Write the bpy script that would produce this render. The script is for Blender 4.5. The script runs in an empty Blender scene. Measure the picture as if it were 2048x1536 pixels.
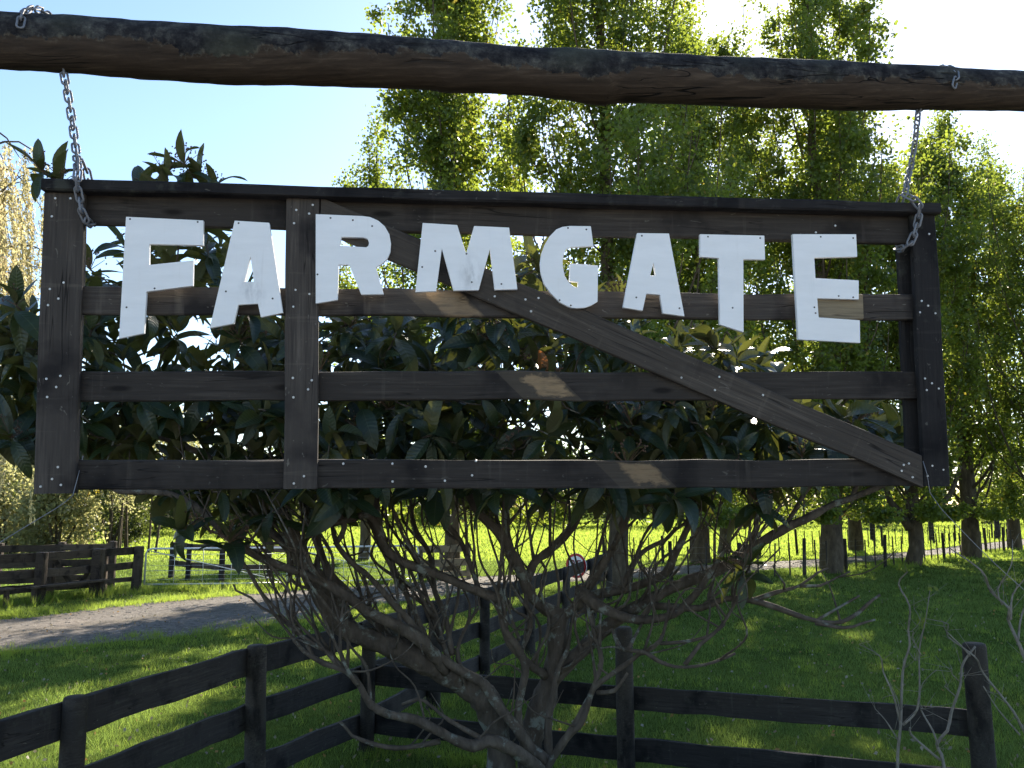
import bpy, bmesh, math, random
import numpy as np
from mathutils import Vector, Matrix, Quaternion

sc = bpy.context.scene
C = sc.collection
R = math.radians

# ------------------------------------------------------------------ camera, sky, sun, exposure
cam = bpy.data.cameras.new("camera")
cam.sensor_width = 36.0
cam.lens = 36.0 * 1716 / 2048
cam.clip_start = 0.05
cam.clip_end = 3000
cam_ob = bpy.data.objects.new("camera", cam)
C.objects.link(cam_ob)
cam_ob.location = (0, 0, 2.3)
cam_ob.rotation_euler = (R(90) + math.atan(242 / 1716), 0, 0)
sc.camera = cam_ob

SUN_AZ, SUN_EL = 17.0, 32.5          # degrees clockwise from +Y, degrees above the horizon
world = bpy.data.worlds.new("World")
sc.world = world
world.use_nodes = True
wn = world.node_tree
wn.nodes.clear()
sky = wn.nodes.new("ShaderNodeTexSky")
sky.sky_type = 'NISHITA'
sky.sun_disc = False
sky.sun_elevation = R(SUN_EL)
sky.sun_rotation = R(SUN_AZ)
sky.air_density = 1.0
sky.dust_density = 0.3
sky.ozone_density = 2.2
bg = wn.nodes.new("ShaderNodeBackground")
bg.inputs["Strength"].default_value = 0.072
wo = wn.nodes.new("ShaderNodeOutputWorld")
wn.links.new(sky.outputs[0], bg.inputs[0])
wn.links.new(bg.outputs[0], wo.inputs[0])

sun = bpy.data.lights.new("sun", 'SUN')
sun.energy = 4.6
sun.angle = R(0.53)
sun.color = (1.0, 0.90, 0.74)
sun_ob = bpy.data.objects.new("sun", sun)
C.objects.link(sun_ob)
sdir = Vector((math.sin(R(SUN_AZ)) * math.cos(R(SUN_EL)), math.cos(R(SUN_AZ)) * math.cos(R(SUN_EL)), math.sin(R(SUN_EL))))
sun_ob.rotation_euler = sdir.to_track_quat('Z', 'Y').to_euler()
sun_ob.location = sdir * 80

sc.view_settings.view_transform = 'Standard'
sc.view_settings.look = 'None'
sc.view_settings.gamma = 1.0
sc.view_settings.exposure = 1.92
sc.view_settings.use_curve_mapping = False
sc.render.engine = 'CYCLES'
sc.cycles.use_denoising = True
sc.cycles.max_bounces = 6
sc.cycles.transmission_bounces = 6
sc.cycles.diffuse_bounces = 3
sc.cycles.glossy_bounces = 2
sc.cycles.use_adaptive_sampling = True
sc.cycles.adaptive_threshold = 0.02
sc.cycles.sample_clamp_indirect = 8.0

# ------------------------------------------------------------------ measured layout (metres)
LIMBS=[([(-0.048,6.25,0.094),(-0.072,6.22,0.428),(-0.089,6.2,0.63),(-0.135,6.2,0.828),(-0.203,6.15,0.978),(-0.321,6.1,1.074),(-0.486,6.0,1.191),(-0.678,5.9,1.306),(-0.872,5.85,1.391),(-1.062,5.8,1.469),(-1.17,5.75,1.564),(-1.228,5.7,1.691),(-1.319,5.65,1.853),(-1.387,5.6,2.046),(-1.463,5.6,2.188),(-1.548,5.6,2.316),(-1.636,5.6,2.477),(-1.695,5.6,2.72),(-1.821,5.6,2.984)],0.1128,0.0225),([(0.107,6.3,0.077),(0.118,6.3,0.404),(0.147,6.3,0.67),(0.214,6.28,0.876),(0.284,6.25,1.084),(0.329,6.22,1.259),(0.333,6.2,1.432),(0.338,6.2,1.541)],0.101,0.0621),([(0.337,6.2,1.527),(0.178,6.15,1.625),(0.097,6.1,1.749),(0.07,6.1,1.824),(-0.014,6.05,1.974),(-0.083,6.0,2.102),(-0.214,6.0,2.232),(-0.306,5.95,2.385),(-0.374,5.9,2.571),(-0.428,5.9,2.846),(-0.448,5.9,3.125)],0.0466,0.0177),([(0.097,6.1,1.766),(0.155,6.15,1.9),(0.27,6.2,1.983),(0.417,6.25,2.122),(0.531,6.3,2.3),(0.606,6.3,2.517),(0.647,6.3,2.81),(0.596,6.3,3.144)],0.0336,0.0158),([(0.021,6.05,1.923),(-0.032,6.1,2.092),(-0.043,6.2,2.265),(-0.14,6.2,2.389),(-0.212,6.2,2.585)],0.0243,0.0124),([(0.32,6.2,1.5),(0.443,6.2,1.586),(0.585,6.2,1.665),(0.833,6.2,1.713),(1.074,6.15,1.814),(1.12,6.1,1.92),(1.202,6.05,2.094),(1.266,6.0,2.266),(1.256,6.0,2.507),(1.318,6.0,2.821)],0.0404,0.012),([(0.443,6.2,1.586),(0.649,6.1,1.92),(0.739,6.1,2.057),(0.805,6.05,2.231),(0.923,6.0,2.403),(0.964,6.0,2.68)],0.0373,0.015),([(0.762,6.2,1.706),(0.909,6.2,1.949),(1.097,6.25,2.051),(1.171,6.25,2.122),(1.365,6.3,2.228)],0.0218,0.0095),([(0.267,6.25,1.078),(0.475,6.2,1.289),(0.647,6.15,1.456),(0.81,6.1,1.573),(0.957,6.1,1.658),(1.158,6.05,1.761),(1.426,6.0,1.866),(1.588,5.95,1.979),(1.713,5.9,2.059),(1.819,5.85,2.127),(1.956,5.8,2.194),(2.162,5.8,2.293),(2.38,5.75,2.382),(2.565,5.7,2.496),(2.741,5.7,2.661)],0.0532,0.0143),([(1.819,5.85,2.127),(1.929,5.8,2.333),(2.02,5.8,2.466),(2.08,5.8,2.668)],0.0176,0.0116),([(1.623,5.95,1.996),(1.655,5.9,2.132),(1.67,5.9,2.266),(1.728,5.9,2.435),(1.741,5.9,2.743)],0.0209,0.0118),([(2.264,5.8,2.323),(2.289,5.75,2.415),(2.341,5.75,2.565)],0.0174,0.0115),([(0.472,6.1,1.715),(0.549,6.0,1.642),(0.645,5.95,1.591),(0.796,5.9,1.545),(0.948,5.85,1.545),(1.075,5.85,1.577),(1.177,5.85,1.658),(1.241,5.8,1.744),(1.328,5.8,1.874),(1.398,5.8,1.971)],0.0397,0.0145),([(0.974,6.0,1.619),(1.092,5.9,1.62),(1.238,5.8,1.625),(1.392,5.75,1.685),(1.542,5.7,1.681),(1.671,5.65,1.646),(1.797,5.6,1.602),(1.922,5.6,1.565),(2.08,5.6,1.553),(2.184,5.6,1.602),(2.261,5.6,1.664),(2.344,5.6,1.72)],0.0271,0.0084),([(1.542,5.7,1.681),(1.691,5.65,1.743),(1.838,5.6,1.795),(1.953,5.6,1.873),(2.019,5.6,1.904)],0.0171,0.0056),([(1.837,5.6,1.788),(1.965,5.6,1.788),(2.079,5.6,1.841),(2.161,5.6,1.879)],0.0112,0.0056),([(1.922,5.6,1.559),(2.091,5.55,1.535),(2.187,5.55,1.559),(2.283,5.55,1.584)],0.014,0.0056),([(1.922,5.6,1.568),(2.085,5.6,1.655),(2.217,5.6,1.726)],0.0112,0.0056),([(0.299,6.2,1.128),(0.485,6.1,1.272),(0.626,5.95,1.441),(0.671,5.9,1.48),(0.707,5.8,1.377),(0.855,5.7,1.368),(0.926,5.65,1.324),(1.027,5.6,1.296),(1.153,5.6,1.302),(1.312,5.6,1.338),(1.408,5.6,1.378)],0.0186,0.0084),([(1.09,5.6,1.302),(1.188,5.6,1.424),(1.318,5.6,1.531),(1.402,5.6,1.655),(1.487,5.6,1.81),(1.522,5.6,1.888)],0.014,0.0084),([(0.952,5.7,1.418),(1.146,5.7,1.439),(1.276,5.7,1.477),(1.375,5.7,1.549)],0.0114,0.0086),([(0.855,5.7,1.368),(0.953,5.7,1.439),(1.014,5.75,1.59),(1.035,5.8,1.68)],0.0143,0.0087),([(0.189,6.1,0.464),(0.354,6.0,0.754),(0.468,5.95,0.887),(0.549,5.9,1.105),(0.737,5.8,1.266),(0.862,5.75,1.369)],0.0306,0.0115),([(0.223,6.1,0.528),(0.354,6.0,0.747),(0.485,5.95,0.967),(0.566,5.9,1.152),(0.601,5.9,1.28),(0.559,5.95,1.467),(0.531,6.0,1.575),(0.516,6.0,1.725)],0.0275,0.012),([(0.259,6.15,0.546),(0.241,6.1,0.786),(0.27,6.1,0.982),(0.305,6.1,1.163),(0.382,6.1,1.312)],0.0277,0.0153),([(0.565,5.9,1.073),(0.669,5.8,1.109),(0.746,5.75,1.228)],0.0148,0.0086),([(0.24,6.1,0.577),(0.121,6.05,0.686),(0.027,6.0,0.827),(-0.07,5.98,0.937),(-0.131,5.98,1.024),(-0.188,5.98,1.105),(-0.412,5.9,1.248),(-0.541,5.85,1.353),(-0.67,5.8,1.52),(-0.797,5.75,1.669),(-0.931,5.75,1.813),(-1.055,5.7,1.913),(-1.156,5.7,2.025),(-1.192,5.7,2.138)],0.0397,0.0143),([(0.054,6.1,0.754),(0.037,6.05,0.928),(0.071,6.0,1.101),(0.088,6.0,1.231),(0.02,5.95,1.385),(-0.053,5.9,1.474),(-0.08,5.9,1.588),(-0.131,5.9,1.669)],0.0306,0.0177),([(0.23,6.2,1.128),(0.124,6.1,1.213),(0.02,6.0,1.328),(-0.047,5.95,1.434),(-0.064,5.9,1.636),(-0.097,5.9,1.767)],0.0342,0.0148),([(0.186,6.0,0.557),(0.085,5.9,0.664),(-0.045,5.8,0.768),(-0.157,5.75,0.812),(-0.25,5.7,0.795),(-0.358,5.65,0.838),(-0.48,5.6,0.91),(-0.6,5.55,0.982),(-0.764,5.5,1.023),(-0.865,5.45,1.093),(-0.92,5.4,1.206),(-0.998,5.4,1.294),(-1.136,5.4,1.343),(-1.26,5.4,1.411),(-1.323,5.4,1.47),(-1.332,5.4,1.538),(-1.334,5.4,1.603)],0.0481,0.0081),([(-0.998,5.4,1.294),(-1.139,5.4,1.426),(-1.294,5.4,1.514),(-1.42,5.4,1.618),(-1.545,5.4,1.678),(-1.609,5.4,1.738),(-1.703,5.4,1.783),(-1.72,5.4,1.819)],0.0162,0.0054),([(-1.045,5.4,1.323),(-1.17,5.4,1.455),(-1.28,5.4,1.559),(-1.328,5.4,1.618),(-1.392,5.4,1.687)],0.0135,0.0054),([(-1.014,5.4,1.308),(-1.119,5.45,1.418),(-1.199,5.45,1.537),(-1.233,5.45,1.627),(-1.264,5.5,1.742)],0.0108,0.0055),([(-1.004,5.4,1.294),(-1.047,5.4,1.426),(-1.042,5.4,1.574),(-1.044,5.45,1.717)],0.0135,0.0082),([(-0.173,5.75,0.812),(-0.394,5.7,0.946),(-0.491,5.7,1.023),(-0.555,5.7,1.069),(-0.603,5.7,1.078),(-0.698,5.7,1.044)],0.0173,0.0086),([(-0.456,5.7,0.819),(-0.583,5.7,0.795),(-0.734,5.65,0.793),(-0.884,5.6,0.836),(-0.994,5.6,0.881),(-1.042,5.6,0.94),(-1.074,5.6,0.97)],0.02,0.0084),([(-0.448,5.95,1.191),(-0.57,5.8,1.393),(-0.723,5.7,1.518),(-0.902,5.6,1.624),(-1.045,5.5,1.742),(-1.193,5.45,1.838),(-1.369,5.4,1.903),(-1.543,5.35,1.982),(-1.7,5.3,2.089),(-1.828,5.3,2.209),(-1.939,5.3,2.3),(-2.064,5.3,2.355),(-2.219,5.3,2.376),(-2.403,5.3,2.376),(-2.53,5.3,2.452)],0.0417,0.0133),([(-1.063,5.8,1.488),(-1.203,5.8,1.777),(-1.394,5.75,1.942),(-1.586,5.7,2.138),(-1.788,5.7,2.267),(-1.926,5.7,2.398),(-2.001,5.7,2.595),(-2.137,5.7,2.661),(-2.409,5.7,2.761),(-2.614,5.7,2.861),(-2.733,5.7,2.895)],0.0349,0.0143),([(-0.486,6.0,1.231),(-0.657,6.0,1.361),(-0.897,6.0,1.493),(-1.106,6.0,1.692),(-1.247,6.0,1.859),(-1.321,6.0,2.027),(-1.396,6.0,2.232),(-1.474,6.0,2.472),(-1.449,6.0,2.75)],0.0391,0.015),([(-0.08,5.9,1.669),(-0.246,5.85,1.739),(-0.477,5.8,1.841),(-0.737,5.75,1.942),(-0.837,5.75,2.039),(-0.933,5.7,2.235),(-1.096,5.7,2.203),(-1.259,5.7,2.17),(-1.422,5.7,2.154)],0.0355,0.0143),([(-0.837,5.75,2.023),(-0.89,5.75,2.202),(-0.904,5.75,2.366),(-0.915,5.75,2.565),(-0.955,5.75,2.833)],0.0288,0.0144),([(-0.909,5.75,2.3),(-0.985,5.7,2.382),(-1.069,5.7,2.414),(-1.205,5.7,2.562)],0.0173,0.0086),([(-1.258,5.7,2.154),(-1.342,5.65,2.075),(-1.458,5.6,2.061),(-1.587,5.6,2.061)],0.0143,0.0084),([(-1.157,5.7,2.041),(-1.095,5.7,2.17),(-1.231,5.7,2.333),(-1.269,5.7,2.496),(-1.341,5.7,2.661)],0.02,0.0086),([(-0.512,5.9,1.28),(-0.654,5.95,1.565),(-0.801,6.0,1.825),(-0.962,6.0,2.129),(-1.062,6.05,2.335),(-1.147,6.1,2.545)],0.0207,0.0122),([(-0.415,5.95,1.239),(-0.604,6.1,1.682),(-0.688,6.2,1.914),(-0.847,6.3,2.085),(-0.959,6.3,2.264)],0.0179,0.0095),([(-0.402,6.0,1.296),(-0.463,6.1,1.547),(-0.544,6.2,1.706),(-0.591,6.3,1.943),(-0.703,6.3,2.156),(-0.743,6.3,2.408)],0.021,0.0126),([(-0.215,5.9,1.702),(-0.288,6.0,1.893),(-0.364,6.1,2.057),(-0.471,6.1,2.196),(-0.543,6.1,2.387),(-0.616,6.1,2.581)],0.0207,0.0122),([(-0.065,6.0,2.095),(-0.12,6.1,2.265),(-0.086,6.2,2.478),(-0.051,6.2,2.693)],0.018,0.0124),([(-0.582,5.95,1.239),(-0.692,6.0,1.46),(-0.725,6.1,1.648),(-0.78,6.1,1.852),(-0.831,6.2,1.983)],0.0149,0.0093),([(-0.316,6.0,1.101),(-0.369,6.0,1.328),(-0.29,6.1,1.513),(-0.222,6.1,1.597)],0.018,0.0092),([(0.071,6.0,1.328),(0.122,6.0,1.526),(0.09,6.1,1.682),(0.145,6.2,1.81),(0.202,6.3,1.943)],0.015,0.0095),([(0.054,5.95,1.402),(-0.013,5.9,1.588),(-0.047,5.9,1.735),(0.02,5.9,1.899)],0.0119,0.0059)]
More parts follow.
